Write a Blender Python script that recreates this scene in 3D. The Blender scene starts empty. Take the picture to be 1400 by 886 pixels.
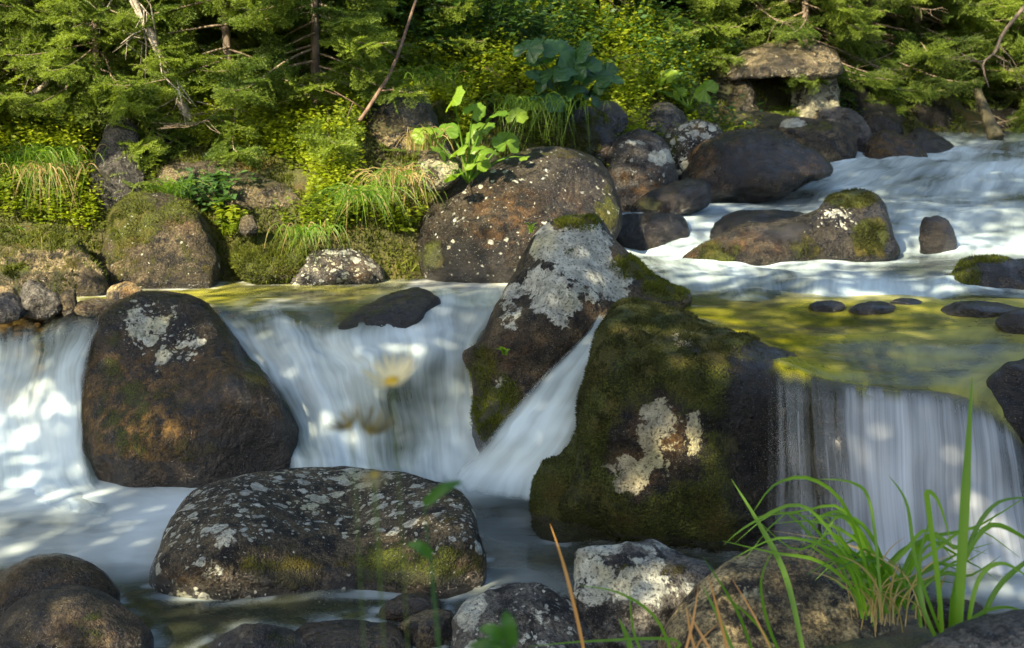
import bpy, math, random
import numpy as np
from mathutils import Vector

# ------------------------------------------------------------------ camera, sky, sun, exposure
S = bpy.context.scene
C = S.collection
F, VH, CAMZ = 1690.0, 120.0, 1.7
PITCH = math.atan((443 - VH) / F)
cam_d = bpy.data.cameras.new('camera')
cam = bpy.data.objects.new('camera', cam_d)
C.objects.link(cam)
cam.location = (0, 0, CAMZ)
cam.rotation_euler = (math.pi / 2 - PITCH, 0, 0)
cam_d.sensor_width = 36
cam_d.lens = 36 * F / 1400
cam_d.clip_start, cam_d.clip_end = .05, 500
cam_d.dof.use_dof = True
cam_d.dof.focus_distance = 4.8
cam_d.dof.aperture_fstop = 5
S.camera = cam

SUN = np.array([-.50, -.60, .62]); SUN = SUN / np.linalg.norm(SUN)
world = bpy.data.worlds.new('World')
S.world = world
world.use_nodes = True
wn = world.node_tree
sky = wn.nodes.new('ShaderNodeTexSky')
sky.sky_type = 'NISHITA'
sky.sun_disc = False
sky.dust_density = 2.5
sky.ozone_density = 1.2
sky.sun_elevation = math.asin(SUN[2])
sky.sun_rotation = math.atan2(SUN[0], SUN[1])
wn.links.new(sky.outputs[0], wn.nodes['Background'].inputs[0])
wn.nodes['Background'].inputs[1].default_value = .092
sun_d = bpy.data.lights.new('sun', 'SUN')
sun_d.energy = 5.0
sun_d.angle = math.radians(.5)
sun_d.color = (1, .84, .58)
sun = bpy.data.objects.new('sun', sun_d)
C.objects.link(sun)
sun.rotation_euler = Vector(-SUN).to_track_quat('-Z', 'Y').to_euler()
sun.location = (-8, -6, 12)
S.view_settings.view_transform = 'Standard'
S.view_settings.look = 'None'
S.view_settings.gamma = 1
S.view_settings.exposure = 1.92
S.render.engine = 'CYCLES'
cy = S.cycles
cy.use_denoising = True
cy.max_bounces = 7
cy.diffuse_bounces = 3
cy.glossy_bounces = 3
cy.transmission_bounces = 4
cy.transparent_max_bounces = 20
cy.caustics_reflective = cy.caustics_refractive = False
cy.sample_clamp_indirect = 4

# ------------------------------------------------------------------ geometry helpers
rng = np.random.default_rng(7)
random.seed(7)
CAM = np.array([0, 0, CAMZ])
FW = np.array([0, math.cos(PITCH), -math.sin(PITCH)])
UP = np.array([0, math.sin(PITCH), math.cos(PITCH)])
RT = np.array([1., 0, 0])


def P(u, v, d):
    """World position seen at picture position (u, v) at depth d metres."""
    u, v, d = np.asarray(u, float), np.asarray(v, float), np.asarray(d, float)
    return CAM + d[..., None] * (FW + ((u - 700) / F)[..., None] * RT - ((v - 443) / F)[..., None] * UP)


def dz(v, z):
    """Depth at which the view through row v meets height z."""
    k = FW[2] - (v - 443) / F * UP[2]
    return (z - CAMZ) / k


def Pz(u, v, z):
    return P(u, v, dz(v, z))


def px(p):
    q = np.asarray(p, float) - CAM
    d = q @ FW
    d = np.where(np.abs(d) < 1e-6, 1e-6, d)
    return 700 + F * (q @ RT) / d, 443 - F * (q @ UP) / d, d


def sm(a, b, x):
    t = np.clip((x - a) / (b - a), 0, 1)
    return t * t * (3 - 2 * t)


_perm = np.random.default_rng(3).permutation(256)
_perm = np.concatenate([_perm, _perm, _perm])
_g = np.random.default_rng(4).normal(size=(256, 3))
_g /= np.linalg.norm(_g, axis=1)[:, None]


def pnoise(p):
    p = np.asarray(p, float)
    i = np.floor(p).astype(int)
    f = p - i
    w = f * f * f * (f * (f * 6 - 15) + 10)
    i &= 255
    out = 0
    for a in (0, 1):
        for b in (0, 1):
            for c in (0, 1):
                h = _perm[_perm[_perm[i[..., 0] + a] + i[..., 1] + b] + i[..., 2] + c]
                dt = (_g[h] * (f - np.array([a, b, c]))).sum(-1)
                wt = (w[..., 0] if a else 1 - w[..., 0]) * (w[..., 1] if b else 1 - w[..., 1]) * (w[..., 2] if c else 1 - w[..., 2])
                out = out + dt * wt
    return out * 1.5


def fbm(p, octs=4, gain=.5):
    s, a = 0, 1.0
    p = np.asarray(p, float)
    for k in range(octs):
        s = s + a * pnoise(p * 2.03 ** k + 17.3 * k)
        a *= gain
    return s


def mesh_np(name, V, faces, mat, parent=None, attrs=None, uv=None, smooth=True, origin=None, link=True):
    """One mesh object from arrays; faces is a list of (m, 3) or (m, 4) index arrays. Vertices in world space."""
    V = np.asarray(V, np.float32)
    o0 = np.zeros(3, np.float32) if origin is None else np.asarray(origin, np.float32)
    if parent is not None and origin is None:
        o0 = np.asarray(parent.location, np.float32)
    me = bpy.data.meshes.new(name)
    faces = [np.asarray(f, np.int32) for f in faces if len(f)]
    loops = np.concatenate([f.ravel() for f in faces])
    sizes = np.concatenate([np.full(len(f), f.shape[1], np.int32) for f in faces])
    starts = np.concatenate([[0], np.cumsum(sizes)[:-1]]).astype(np.int32)
    me.vertices.add(len(V))
    me.vertices.foreach_set('co', (V - o0).ravel())
    me.loops.add(len(loops))
    me.loops.foreach_set('vertex_index', loops)
    me.polygons.add(len(sizes))
    me.polygons.foreach_set('loop_start', starts)
    me.polygons.foreach_set('loop_total', sizes)
    me.polygons.foreach_set('use_smooth', np.full(len(sizes), smooth))
    for k, a in (attrs or {}).items():
        at = me.attributes.new(k, 'FLOAT', 'POINT')
        at.data.foreach_set('value', np.asarray(a, np.float32))
    if uv is not None:
        l = me.uv_layers.new(name='UVMap')
        l.data.foreach_set('uv', np.asarray(uv, np.float32)[loops].ravel())
    me.update()
    me.validate()
    for m in (mat if isinstance(mat, list) else [mat]):
        me.materials.append(m)
    o = bpy.data.objects.new(name, me)
    if link:
        C.objects.link(o)
    if parent is not None:
        o.parent = parent
        if origin is not None:
            o.location = Vector(o0) - parent.location
    else:
        o.location = o0
    return o


def empty(name, loc):
    o = bpy.data.objects.new(name, None)
    C.objects.link(o)
    o.location = loc
    o.empty_display_size = .1
    return o


def tag(o, label=None, cat=None, group=None, kind=None):
    for k, v in (('label', label), ('category', cat), ('group', group), ('kind', kind)):
        if v:
            o[k] = v
    return o


def copy_tree(o, label=None, parent=None):
    c = o.copy()
    C.objects.link(c)
    if parent:
        c.parent = parent
    if label:
        c['label'] = label
    for ch in list(o.children):
        copy_tree(ch, None, c)
    return c


class MB:
    """Collects pieces into one mesh."""
    def __init__(s):
        s.V, s.F, s.n, s.T = [], [], 0, []

    def add(s, V, Fs, tint=0.0):
        V = np.asarray(V, float).reshape(-1, 3)
        for f in (Fs if isinstance(Fs, list) else [Fs]):
            f = np.asarray(f)
            if len(f):
                s.F.append(f + s.n)
        s.V.append(V)
        s.T.append(np.broadcast_to(np.asarray(tint, float), (len(V),)))
        s.n += len(V)

    def tube(s, pts, radii, sides=5, tint=0.0, cap=True):
        pts = np.asarray(pts, float)
        radii = np.broadcast_to(np.asarray(radii, float), (len(pts),))
        tg = np.gradient(pts, axis=0)
        tg /= np.linalg.norm(tg, axis=1)[:, None] + 1e-9
        ref = np.array([0, 0, 1.]) if abs(tg[0, 2]) < .9 else np.array([1., 0, 0])
        a = np.cross(tg, ref); a /= np.linalg.norm(a, axis=1)[:, None] + 1e-9
        b = np.cross(tg, a)
        th = np.arange(sides) * 2 * math.pi / sides
        V = pts[:, None] + radii[:, None, None] * (np.cos(th)[None, :, None] * a[:, None] + np.sin(th)[None, :, None] * b[:, None])
        n = len(pts)
        i = np.arange(n - 1)[:, None] * sides
        j = np.arange(sides)[None]
        k = (np.arange(sides)[None] + 1) % sides
        q = np.stack([i + j, i + k, i + sides + k, i + sides + j], -1).reshape(-1, 4)
        V = V.reshape(-1, 3)
        fs = [q]
        if cap:
            V = np.vstack([V, pts[:1], pts[-1:]])
            t0 = np.stack([np.full(sides, n * sides), k[0], j[0]], -1)
            t1 = np.stack([np.full(sides, n * sides + 1), (n - 1) * sides + j[0], (n - 1) * sides + k[0]], -1)
            fs.append(np.vstack([t0, t1]))
        s.add(V, fs, tint)

    def build(s, name, mat, parent=None, smooth=True, origin=None):
        q = [f for f in s.F if f.shape[1] == 4]
        t = [f for f in s.F if f.shape[1] == 3]
        fs = ([np.vstack(q)] if q else []) + ([np.vstack(t)] if t else [])
        return mesh_np(name, np.vstack(s.V), fs, mat, parent, {'tint': np.concatenate(s.T)}, smooth=smooth, origin=origin)


def cr(pts, n, closed=False):
    """Catmull-Rom through rows of pts to n samples along axis 0."""
    pts = np.asarray(pts, float)
    m = len(pts)
    if closed:
        t = np.arange(n) / n * m
    else:
        t = np.linspace(0, m - 1, n)
    i = np.floor(t).astype(int)
    if not closed:
        i = np.minimum(i, m - 2)
    f = (t - i).reshape((-1,) + (1,) * (pts.ndim - 1))
    g = (lambda k: pts[(i + k) % m]) if closed else (lambda k: pts[np.clip(i + k, 0, m - 1)])
    a, b, c, d = g(-1), g(0), g(1), g(2)
    return .5 * (2 * b + (c - a) * f + (2 * a - 5 * b + 4 * c - d) * f ** 2 + (3 * b - a - 3 * c + d) * f ** 3)


# ------------------------------------------------------------------ material helpers
def new_mat(name):
    m = bpy.data.materials.new(name)
    m.use_nodes = True
    nt = m.node_tree
    nt.nodes.clear()
    return m, nt


def nd(nt, typ, ins=None, **props):
    n = nt.nodes.new('ShaderNode' + typ)
    for k, v in props.items():
        setattr(n, k, v)
    for k, v in (ins or {}).items():
        s = n.inputs[k]
        if isinstance(v, bpy.types.NodeSocket):
            nt.links.new(v, s)
        else:
            s.default_value = v
    return n


def attr(nt, name):
    return nd(nt, 'Attribute', attribute_name=name).outputs['Fac']


def mth(nt, op, a, b=None, c=None, clamp=False):
    n = nt.nodes.new('ShaderNodeMath')
    n.operation = op
    n.use_clamp = clamp
    for i, v in enumerate((a, b, c)):
        if v is None:
            continue
        if isinstance(v, bpy.types.NodeSocket):
            nt.links.new(v, n.inputs[i])
        else:
            n.inputs[i].default_value = v
    return n.outputs[0]


def mix(nt, fac, a, b, blend='MIX'):
    n = nd(nt, 'Mix', data_type='RGBA', blend_type=blend)
    for s, v in ((n.inputs[0], fac), (n.inputs[6], a), (n.inputs[7], b)):
        if isinstance(v, bpy.types.NodeSocket):
            nt.links.new(v, s)
        elif isinstance(v, (int, float)):
            s.default_value = v
        else:
            s.default_value = (*v, 1) if len(v) == 3 else v
    return n.outputs[2]


def noise(nt, vec, scale, detail=4, rough=.55, dist=0):
    return nd(nt, 'TexNoise', {'Vector': vec, 'Scale': scale, 'Detail': detail, 'Roughness': rough, 'Distortion': dist}).outputs['Fac']


def mr(nt, v, a, b, c=0., d=1., smooth=True):
    return nd(nt, 'MapRange', {0: v, 1: a, 2: b, 3: c, 4: d}, interpolation_type='SMOOTHSTEP' if smooth else 'LINEAR').outputs[0]


def out(nt, sh):
    o = nt.nodes.new('ShaderNodeOutputMaterial')
    nt.links.new(sh, o.inputs[0])


def rock_mat(name, dark, light, lich=(.50, .52, .44), rust=(.15, .082, .026), rough=.62, bump=1.0, moss=((.016, .024, .003), (.095, .115, .008))):
    """Weathered granite: speckle, lichen crust and discs, moss film, rust stain and wet film, placed by the mesh's own masks."""
    dark, light = tuple(.62 * c for c in dark), tuple(.66 * c for c in light)
    m, nt = new_mat(name)
    pos = nd(nt, 'NewGeometry').outputs['Position']
    nrm = nd(nt, 'NewGeometry').outputs['Normal']
    big = noise(nt, pos, 3.1, 6, .6)
    mid = noise(nt, pos, 13, 5, .65)
    fine = noise(nt, pos, 85, 4, .7)
    grain = noise(nt, pos, 240, 2, .6)
    col = mix(nt, mr(nt, big, .35, .68), dark, light)
    col = mix(nt, mr(nt, mid, .46, .62), col, tuple(.22 * c for c in dark))
    sp = mr(nt, fine, .35, .66, .35, 1.9)
    col = mix(nt, 1.0, col, nd(nt, 'CombineColor', {0: sp, 1: sp, 2: sp}).outputs[0], 'MULTIPLY')
    col = mix(nt, mr(nt, grain, .62, .70, 0, .5), col, (.38, .35, .30))
    # rust
    rn = mr(nt, noise(nt, pos, 11, 6, .75), .40, .66)
    rf_ = mth(nt, 'MULTIPLY', mth(nt, 'MULTIPLY', attr(nt, 'rust'), rn), .75)
    col = mix(nt, rf_, col, mix(nt, mr(nt, fine, .3, .7), tuple(c * .45 for c in rust), tuple(min(1, c * 1.5) for c in rust)))
    # moss film
    mn = noise(nt, pos, 10, 6, .7)
    mm = mr(nt, mth(nt, 'ADD', mth(nt, 'MULTIPLY', attr(nt, 'moss'), .74), mth(nt, 'MULTIPLY', mn, 1.1)), .82, 1.0)
    mcol = mix(nt, mr(nt, noise(nt, pos, 130, 3, .7), .35, .7), moss[0], moss[1])
    mcol = mix(nt, mr(nt, noise(nt, pos, 5, 3), .45, .7, 0, .5), mcol, (.085, .05, .008))
    # lichen: crust patches and discs
    warp = nd(nt, 'VectorMath', {0: pos, 1: nd(nt, 'VectorMath', {0: nd(nt, 'TexNoise', {'Vector': pos, 'Scale': 20., 'Detail': 3.}).outputs['Color'], 3: .055}, operation='SCALE').outputs[0]}, operation='ADD').outputs[0]
    lat = attr(nt, 'lichen')
    crust = mth(nt, 'ADD', mth(nt, 'MULTIPLY', lat, .62), noise(nt, warp, 8, 6, .68))
    crust = mr(nt, crust, .83, .87)
    discs = None
    for sc, th in ((13., .40), (30., .36), (64., .30)):
        v = nd(nt, 'TexVoronoi', {'Vector': warp, 'Scale': sc, 'Randomness': 1.}, feature='F1')
        rnd = nd(nt, 'SeparateColor', {0: v.outputs['Color']}).outputs[0]
        lim = mth(nt, 'MULTIPLY', mth(nt, 'MULTIPLY', rnd, attr(nt, 'disc')), th * 1.5)
        d = mr(nt, mth(nt, 'SUBTRACT', lim, v.outputs['Distance']), .0, .05)
        discs = d if discs is None else mth(nt, 'MAXIMUM', discs, d)
    lm = mth(nt, 'MAXIMUM', crust, discs)
    lm = mth(nt, 'MULTIPLY', lm, mr(nt, fine, .34, .47, .12, 1))
    lcol = mix(nt, mr(nt, noise(nt, pos, 22, 4), .35, .7), tuple(.55 * c for c in lich), lich)
    lcol = mix(nt, mr(nt, noise(nt, pos, 4, 2), .5, .7, 0, .5), lcol, (.42, .40, .20))
    col = mix(nt, mm, col, mcol)
    col = mix(nt, lm, col, lcol)
    wet = mr(nt, mth(nt, 'ADD', attr(nt, 'wet'), mth(nt, 'MULTIPLY', mth(nt, 'SUBTRACT', mid, .5), .8)), .3, .7)
    wetd = mth(nt, 'MULTIPLY', wet, mth(nt, 'SUBTRACT', 1., mth(nt, 'MULTIPLY', lm, .7)))
    col = mix(nt, mth(nt, 'MULTIPLY', wetd, .62), col, mix(nt, 1., col, (.22, .22, .24), 'MULTIPLY'))
    ro = mth(nt, 'ADD', mth(nt, 'MULTIPLY', wetd, -rough + .17), rough)
    ro = mth(nt, 'ADD', ro, mth(nt, 'MULTIPLY', mm, mth(nt, 'MULTIPLY', mth(nt, 'SUBTRACT', .9, ro), .7)))
    hgt = mth(nt, 'ADD', mth(nt, 'ADD', mth(nt, 'MULTIPLY', mid, 1.6), mth(nt, 'MULTIPLY', noise(nt, pos, 36, 3, .6), .8)), mth(nt, 'MULTIPLY', fine, .55))
    hgt = mth(nt, 'ADD', hgt, mth(nt, 'MULTIPLY', grain, .16))
    hgt = mth(nt, 'ADD', hgt, mth(nt, 'MULTIPLY', lm, .12))
    hgt = mth(nt, 'ADD', hgt, mth(nt, 'MULTIPLY', mm, mth(nt, 'MULTIPLY', noise(nt, pos, 160, 2), .9)))
    b = nd(nt, 'Bump', {'Strength': 1.0, 'Distance': .026 * bump, 'Height': hgt})
    bs = nd(nt, 'BsdfPrincipled', {'Base Color': col, 'Roughness': ro, 'Normal': b.outputs[0], 'Specular IOR Level': mth(nt, 'ADD', .3, mth(nt, 'MULTIPLY', wetd, .3))})
    out(nt, bs.outputs[0])
    return m


def leaf_mat(name, a, b, trans=.45, dry=None, rough=.5, tr=None):
    """Leaf or needle: per-leaf tint between a and b, light comes through."""
    m, nt = new_mat(name)
    t = attr(nt, 'tint')
    pos = nd(nt, 'NewGeometry').outputs['Position']
    t2 = mth(nt, 'ADD', t, mth(nt, 'MULTIPLY', mth(nt, 'SUBTRACT', noise(nt, pos, 2.2, 3), .5), 1.2), clamp=True)
    col = mix(nt, t2, a, b)
    if dry:
        col = mix(nt, mr(nt, t, 1.2, 1.5), col, dry)
    d = nd(nt, 'BsdfPrincipled', {'Base Color': col, 'Roughness': rough, 'Specular IOR Level': .35})
    tc = mix(nt, 1., col, tr or (1.7, 1.7, .7), 'MULTIPLY')
    tl = nd(nt, 'BsdfTranslucent', {'Color': tc})
    out(nt, nd(nt, 'MixShader', {0: trans, 1: d.outputs[0], 2: tl.outputs[0]}).outputs[0])
    return m


def bark_mat(name, a, b, scale=18):
    m, nt = new_mat(name)
    pos = nd(nt, 'NewGeometry').outputs['Position']
    st = nd(nt, 'Mapping', {'Vector': pos, 'Scale': (1, 1, .25)}).outputs[0]
    n = noise(nt, st, scale, 5, .7)
    col = mix(nt, mr(nt, n, .35, .65), a, b)
    bp = nd(nt, 'Bump', {'Strength': .8, 'Distance': .012, 'Height': n})
    out(nt, nd(nt, 'BsdfPrincipled', {'Base Color': col, 'Roughness': .85, 'Normal': bp.outputs[0]}).outputs[0])
    return m


def water_mat(name, foamcol=(.80, .86, .92), tint=(.80, .86, .74), murk=(.10, .12, .06), murk2=None, murkfac=.25, sx=26., sy=1.3, streak=1.0, rip=1.0, soft=1.0, ior=1.33, warp=.14, s4y=2.4):
    """Silky stream water: clear reflecting water where foam is low, aerated white strands along the flow where it is high."""
    m, nt = new_mat(name)
    gp = nd(nt, 'NewGeometry').outputs['Position']
    wv = nd(nt, 'VectorMath', {0: nd(nt, 'TexNoise', {'Vector': gp, 'Scale': 2.6, 'Detail': 3.}).outputs['Color'], 1: (.5, .5, .5)}, operation='SUBTRACT').outputs[0]
    wv = nd(nt, 'VectorMath', {0: wv, 1: (warp, warp * .6, 0)}, operation='MULTIPLY').outputs[0]
    uv = nd(nt, 'VectorMath', {0: nd(nt, 'UVMap').outputs[0], 1: wv}, operation='ADD').outputs[0]
    foam, edge = attr(nt, 'foam'), attr(nt, 'edge')
    def st(ax, ay, det=4, off=0.0):
        v = nd(nt, 'Mapping', {'Vector': uv, 'Scale': (ax, ay, 1), 'Location': (off, off * 1.7, off)}).outputs[0]
        return noise(nt, v, 1.0, det, .55, .3)
    s1, s2, s3 = st(sx, sy, 4, 1.), st(sx * 3.2, sy * 2, 3, 5.), st(sx * .16, sy * .9, 4, 9.)
    s4 = st(sx * .12, sy * s4y, 3, 13.)
    dv = mth(nt, 'ADD', mth(nt, 'MULTIPLY', mth(nt, 'SUBTRACT', s1, .5), .75 * streak), mth(nt, 'MULTIPLY', mth(nt, 'SUBTRACT', s2, .5), .5 * streak))
    dv = mth(nt, 'ADD', dv, mth(nt, 'MULTIPLY', mth(nt, 'SUBTRACT', s3, .5), 1.5 * soft))
    dv = mth(nt, 'ADD', dv, mth(nt, 'MULTIPLY', mth(nt, 'SUBTRACT', s4, .5), 1.2 * soft))
    act = mth(nt, 'MULTIPLY', mr(nt, foam, .02, .35), mr(nt, foam, 1.25, .6, .25, 1.))
    w = mth(nt, 'ADD', foam, mth(nt, 'MULTIPLY', dv, act), clamp=True)
    fc = mix(nt, mr(nt, s1, .3, .7), tuple(c * .86 for c in foamcol), foamcol)
    gn = nd(nt, 'NewGeometry').outputs['Normal']
    sn = nd(nt, 'VectorMath', {0: nd(nt, 'VectorMath', {0: gn, 1: (0, -.35, .75)}, operation='ADD').outputs[0]}, operation='NORMALIZE').outputs[0]
    fd = nd(nt, 'BsdfDiffuse', {'Color': fc, 'Normal': sn})
    ft = nd(nt, 'BsdfTranslucent', {'Color': fc})
    fo = nd(nt, 'MixShader', {0: .35, 1: fd.outputs[0], 2: ft.outputs[0]})
    hb = mth(nt, 'ADD', mth(nt, 'MULTIPLY', s3, 1.), mth(nt, 'MULTIPLY', s1, .25))
    bp = nd(nt, 'Bump', {'Strength': .5, 'Distance': .05 * rip, 'Height': hb})
    fr = nd(nt, 'Fresnel', {'IOR': ior, 'Normal': bp.outputs[0]})
    tr = nd(nt, 'BsdfTransparent', {'Color': (*tint, 1)})
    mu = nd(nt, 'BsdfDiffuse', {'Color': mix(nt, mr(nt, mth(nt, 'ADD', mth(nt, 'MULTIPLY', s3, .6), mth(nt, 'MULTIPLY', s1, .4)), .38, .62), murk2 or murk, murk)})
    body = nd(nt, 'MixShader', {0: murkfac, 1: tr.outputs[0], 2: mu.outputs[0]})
    gl = nd(nt, 'BsdfGlossy', {'Roughness': .16, 'Normal': bp.outputs[0]})
    cl = nd(nt, 'MixShader', {0: fr.outputs[0], 1: body.outputs[0], 2: gl.outputs[0]})
    su = nd(nt, 'MixShader', {0: w, 1: cl.outputs[0], 2: fo.outputs[0]})
    ea = mr(nt, mth(nt, 'ADD', edge, mth(nt, 'MULTIPLY', mth(nt, 'SUBTRACT', s1, .5), .8)), .1, .9)
    ea = mth(nt, 'MULTIPLY', ea, mr(nt, edge, 0, .12))
    t0 = nd(nt, 'BsdfTransparent', {})
    out(nt, nd(nt, 'MixShader', {0: ea, 1: t0.outputs[0], 2: su.outputs[0]}).outputs[0])
    return m


# ------------------------------------------------------------------ terrain
_bx = np.array([-60, -2.8, -.9, -.2, .75, 1.7, 3.0, 4.3, 5.6, 12, 60])
_by = np.array([6.95, 6.95, 6.95, 7.15, 8.7, 10.1, 11.6, 12.2, 13.0, 15, 22])


def waterz(y):
    return np.interp(y, [4, 5.5, 6.6, 7.0, 7.9, 9.2, 10, 11.5, 12.2, 16], [.55, .58, .63, .67, .75, .97, 1.08, 1.2, 1.24, 1.28])


def ground(x, y):
    x, y = np.asarray(x, float), np.asarray(y, float)
    low = -.34 + .24 * sm(4.5, 3.7, y) + .16 * sm(3.75, 2.9, y) + .10 * sm(3.0, 1.5, y)
    near = sm(.2, .9, x) * sm(3.9, 3.4, y) * .22
    low = low + near
    ys = np.interp(x, [-3, -.6, .3, .8, 2.2, 3], [5.95, 5.95, 5.9, 5.3, 5.0, 5.0])
    up = waterz(y) - .2 - .12 * sm(7, 8, y)
    z = low + (up - low) * sm(ys - .05, ys + .3, y)
    s = (y - np.interp(x, _bx, _by)) * .8
    left = sm(.6, -.6, x)
    h = (.30 + .15 * left) * (1 - np.exp(-np.maximum(s, 0) / .22)) + .52 * np.maximum(s - .1, 0)
    h = np.minimum(h, 22)
    base = z + .15 * sm(-.5, .1, s)
    z = base + h
    p = np.stack([x, y, 0 * x], -1)
    n = fbm(p * 1.1, 4) * (.05 + .26 * sm(0, 1.5, s)) + fbm(p * 5.0 + 3, 3) * (.02 + .03 * sm(-.2, .4, s))
    return z + n, s


def axis(parts):
    return np.unique(np.concatenate([np.linspace(a, b, n) for a, b, n in parts]))


gx = axis([(-60, -12, 14), (-12, -4.5, 30), (-4.5, 7, 190), (7, 14, 30), (14, 60, 14)])
gy = axis([(-25, 1, 20), (1, 3, 14), (3, 15, 210), (15, 26, 40), (26, 70, 20)])
GX, GY = np.meshgrid(gx, gy)
GZ, GS = ground(GX, GY)
nx, ny = len(gx), len(gy)
ii = (np.arange(ny - 1)[:, None] * nx + np.arange(nx - 1)[None]).ravel()
gq = np.stack([ii, ii + 1, ii + nx + 1, ii + nx], -1)


def ground_mat():
    m, nt = new_mat('ground')
    pos = nd(nt, 'NewGeometry').outputs['Position']
    bk = attr(nt, 'bank')
    n1, n2, n3 = noise(nt, pos, 2.3, 5, .65), noise(nt, pos, 22, 4, .7), noise(nt, pos, 120, 3, .7)
    soil = mix(nt, mr(nt, n2, .4, .65), (.018, .013, .006), (.06, .04, .018))
    moss = mix(nt, mr(nt, n3, .35, .7), (.022, .03, .005), (.10, .105, .015))
    moss = mix(nt, mr(nt, noise(nt, pos, 4, 3), .5, .7, 0, .7), moss, (.12, .075, .012))
    top = mix(nt, mr(nt, n1, .38, .52), soil, moss)
    vo = nd(nt, 'TexVoronoi', {'Vector': pos, 'Scale': 13.}, feature='F1')
    bed = mix(nt, mr(nt, nd(nt, 'SeparateColor', {0: vo.outputs['Color']}).outputs[0], .1, .9), (.022, .018, .009), (.16, .105, .035))
    bed = mix(nt, mr(nt, n1, .45, .65, 0, .7), bed, (.10, .085, .012))
    col = mix(nt, bk, bed, top)
    h = mth(nt, 'ADD', mth(nt, 'MULTIPLY', n2, 1.), mth(nt, 'MULTIPLY', n3, .5))
    h = mth(nt, 'ADD', h, mth(nt, 'MULTIPLY', mth(nt, 'SUBTRACT', 1., bk), mth(nt, 'MULTIPLY', vo.outputs['Distance'], -3.)))
    bp = nd(nt, 'Bump', {'Strength': 1., 'Distance': .03, 'Height': h})
    out(nt, nd(nt, 'BsdfPrincipled', {'Base Color': col, 'Roughness': .8, 'Normal': bp.outputs[0]}).outputs[0])
    return m


g = mesh_np('ground', np.stack([GX, GY, GZ], -1).reshape(-1, 3), [gq], ground_mat(),
            attrs={'bank': np.maximum(sm(-.15, .25, GS), sm(3.3, 3.0, GY)).ravel()})
tag(g, kind='structure')
# ------------------------------------------------------------------ boulders
M_DARK = rock_mat('wet_brown_stone', (.006, .005, .002), (.040, .027, .010), rust=(.20, .115, .028), rough=.30)
M_WARM = rock_mat('warm_granite', (.022, .018, .008), (.125, .098, .052), rough=.62)
M_GREY = rock_mat('grey_granite', (.035, .034, .030), (.15, .142, .12), rough=.62)
M_TAN = rock_mat('tan_granite', (.075, .06, .03), (.42, .34, .17), lich=(.40, .39, .26), rough=.7)
M_BLUE = rock_mat('slate_brown_stone', (.007, .007, .006), (.050, .043, .030), rough=.29)
M_BLACK = rock_mat('black_wet_stone', (.006, .006, .005), (.026, .022, .016), rough=.4)
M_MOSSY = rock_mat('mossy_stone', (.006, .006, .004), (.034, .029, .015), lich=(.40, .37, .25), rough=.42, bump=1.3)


def blobs(u, v, base, lst):
    r = np.full(u.shape, float(base))
    for (bu, bv, ru, rv, val) in lst or []:
        k = np.exp(-(((u - bu) / ru) ** 2 + ((v - bv) / rv) ** 2) ** 1.6)
        r = r * (1 - k) + val * k if val < base else np.maximum(r, val * k)
    return r


ROCKS = []


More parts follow.
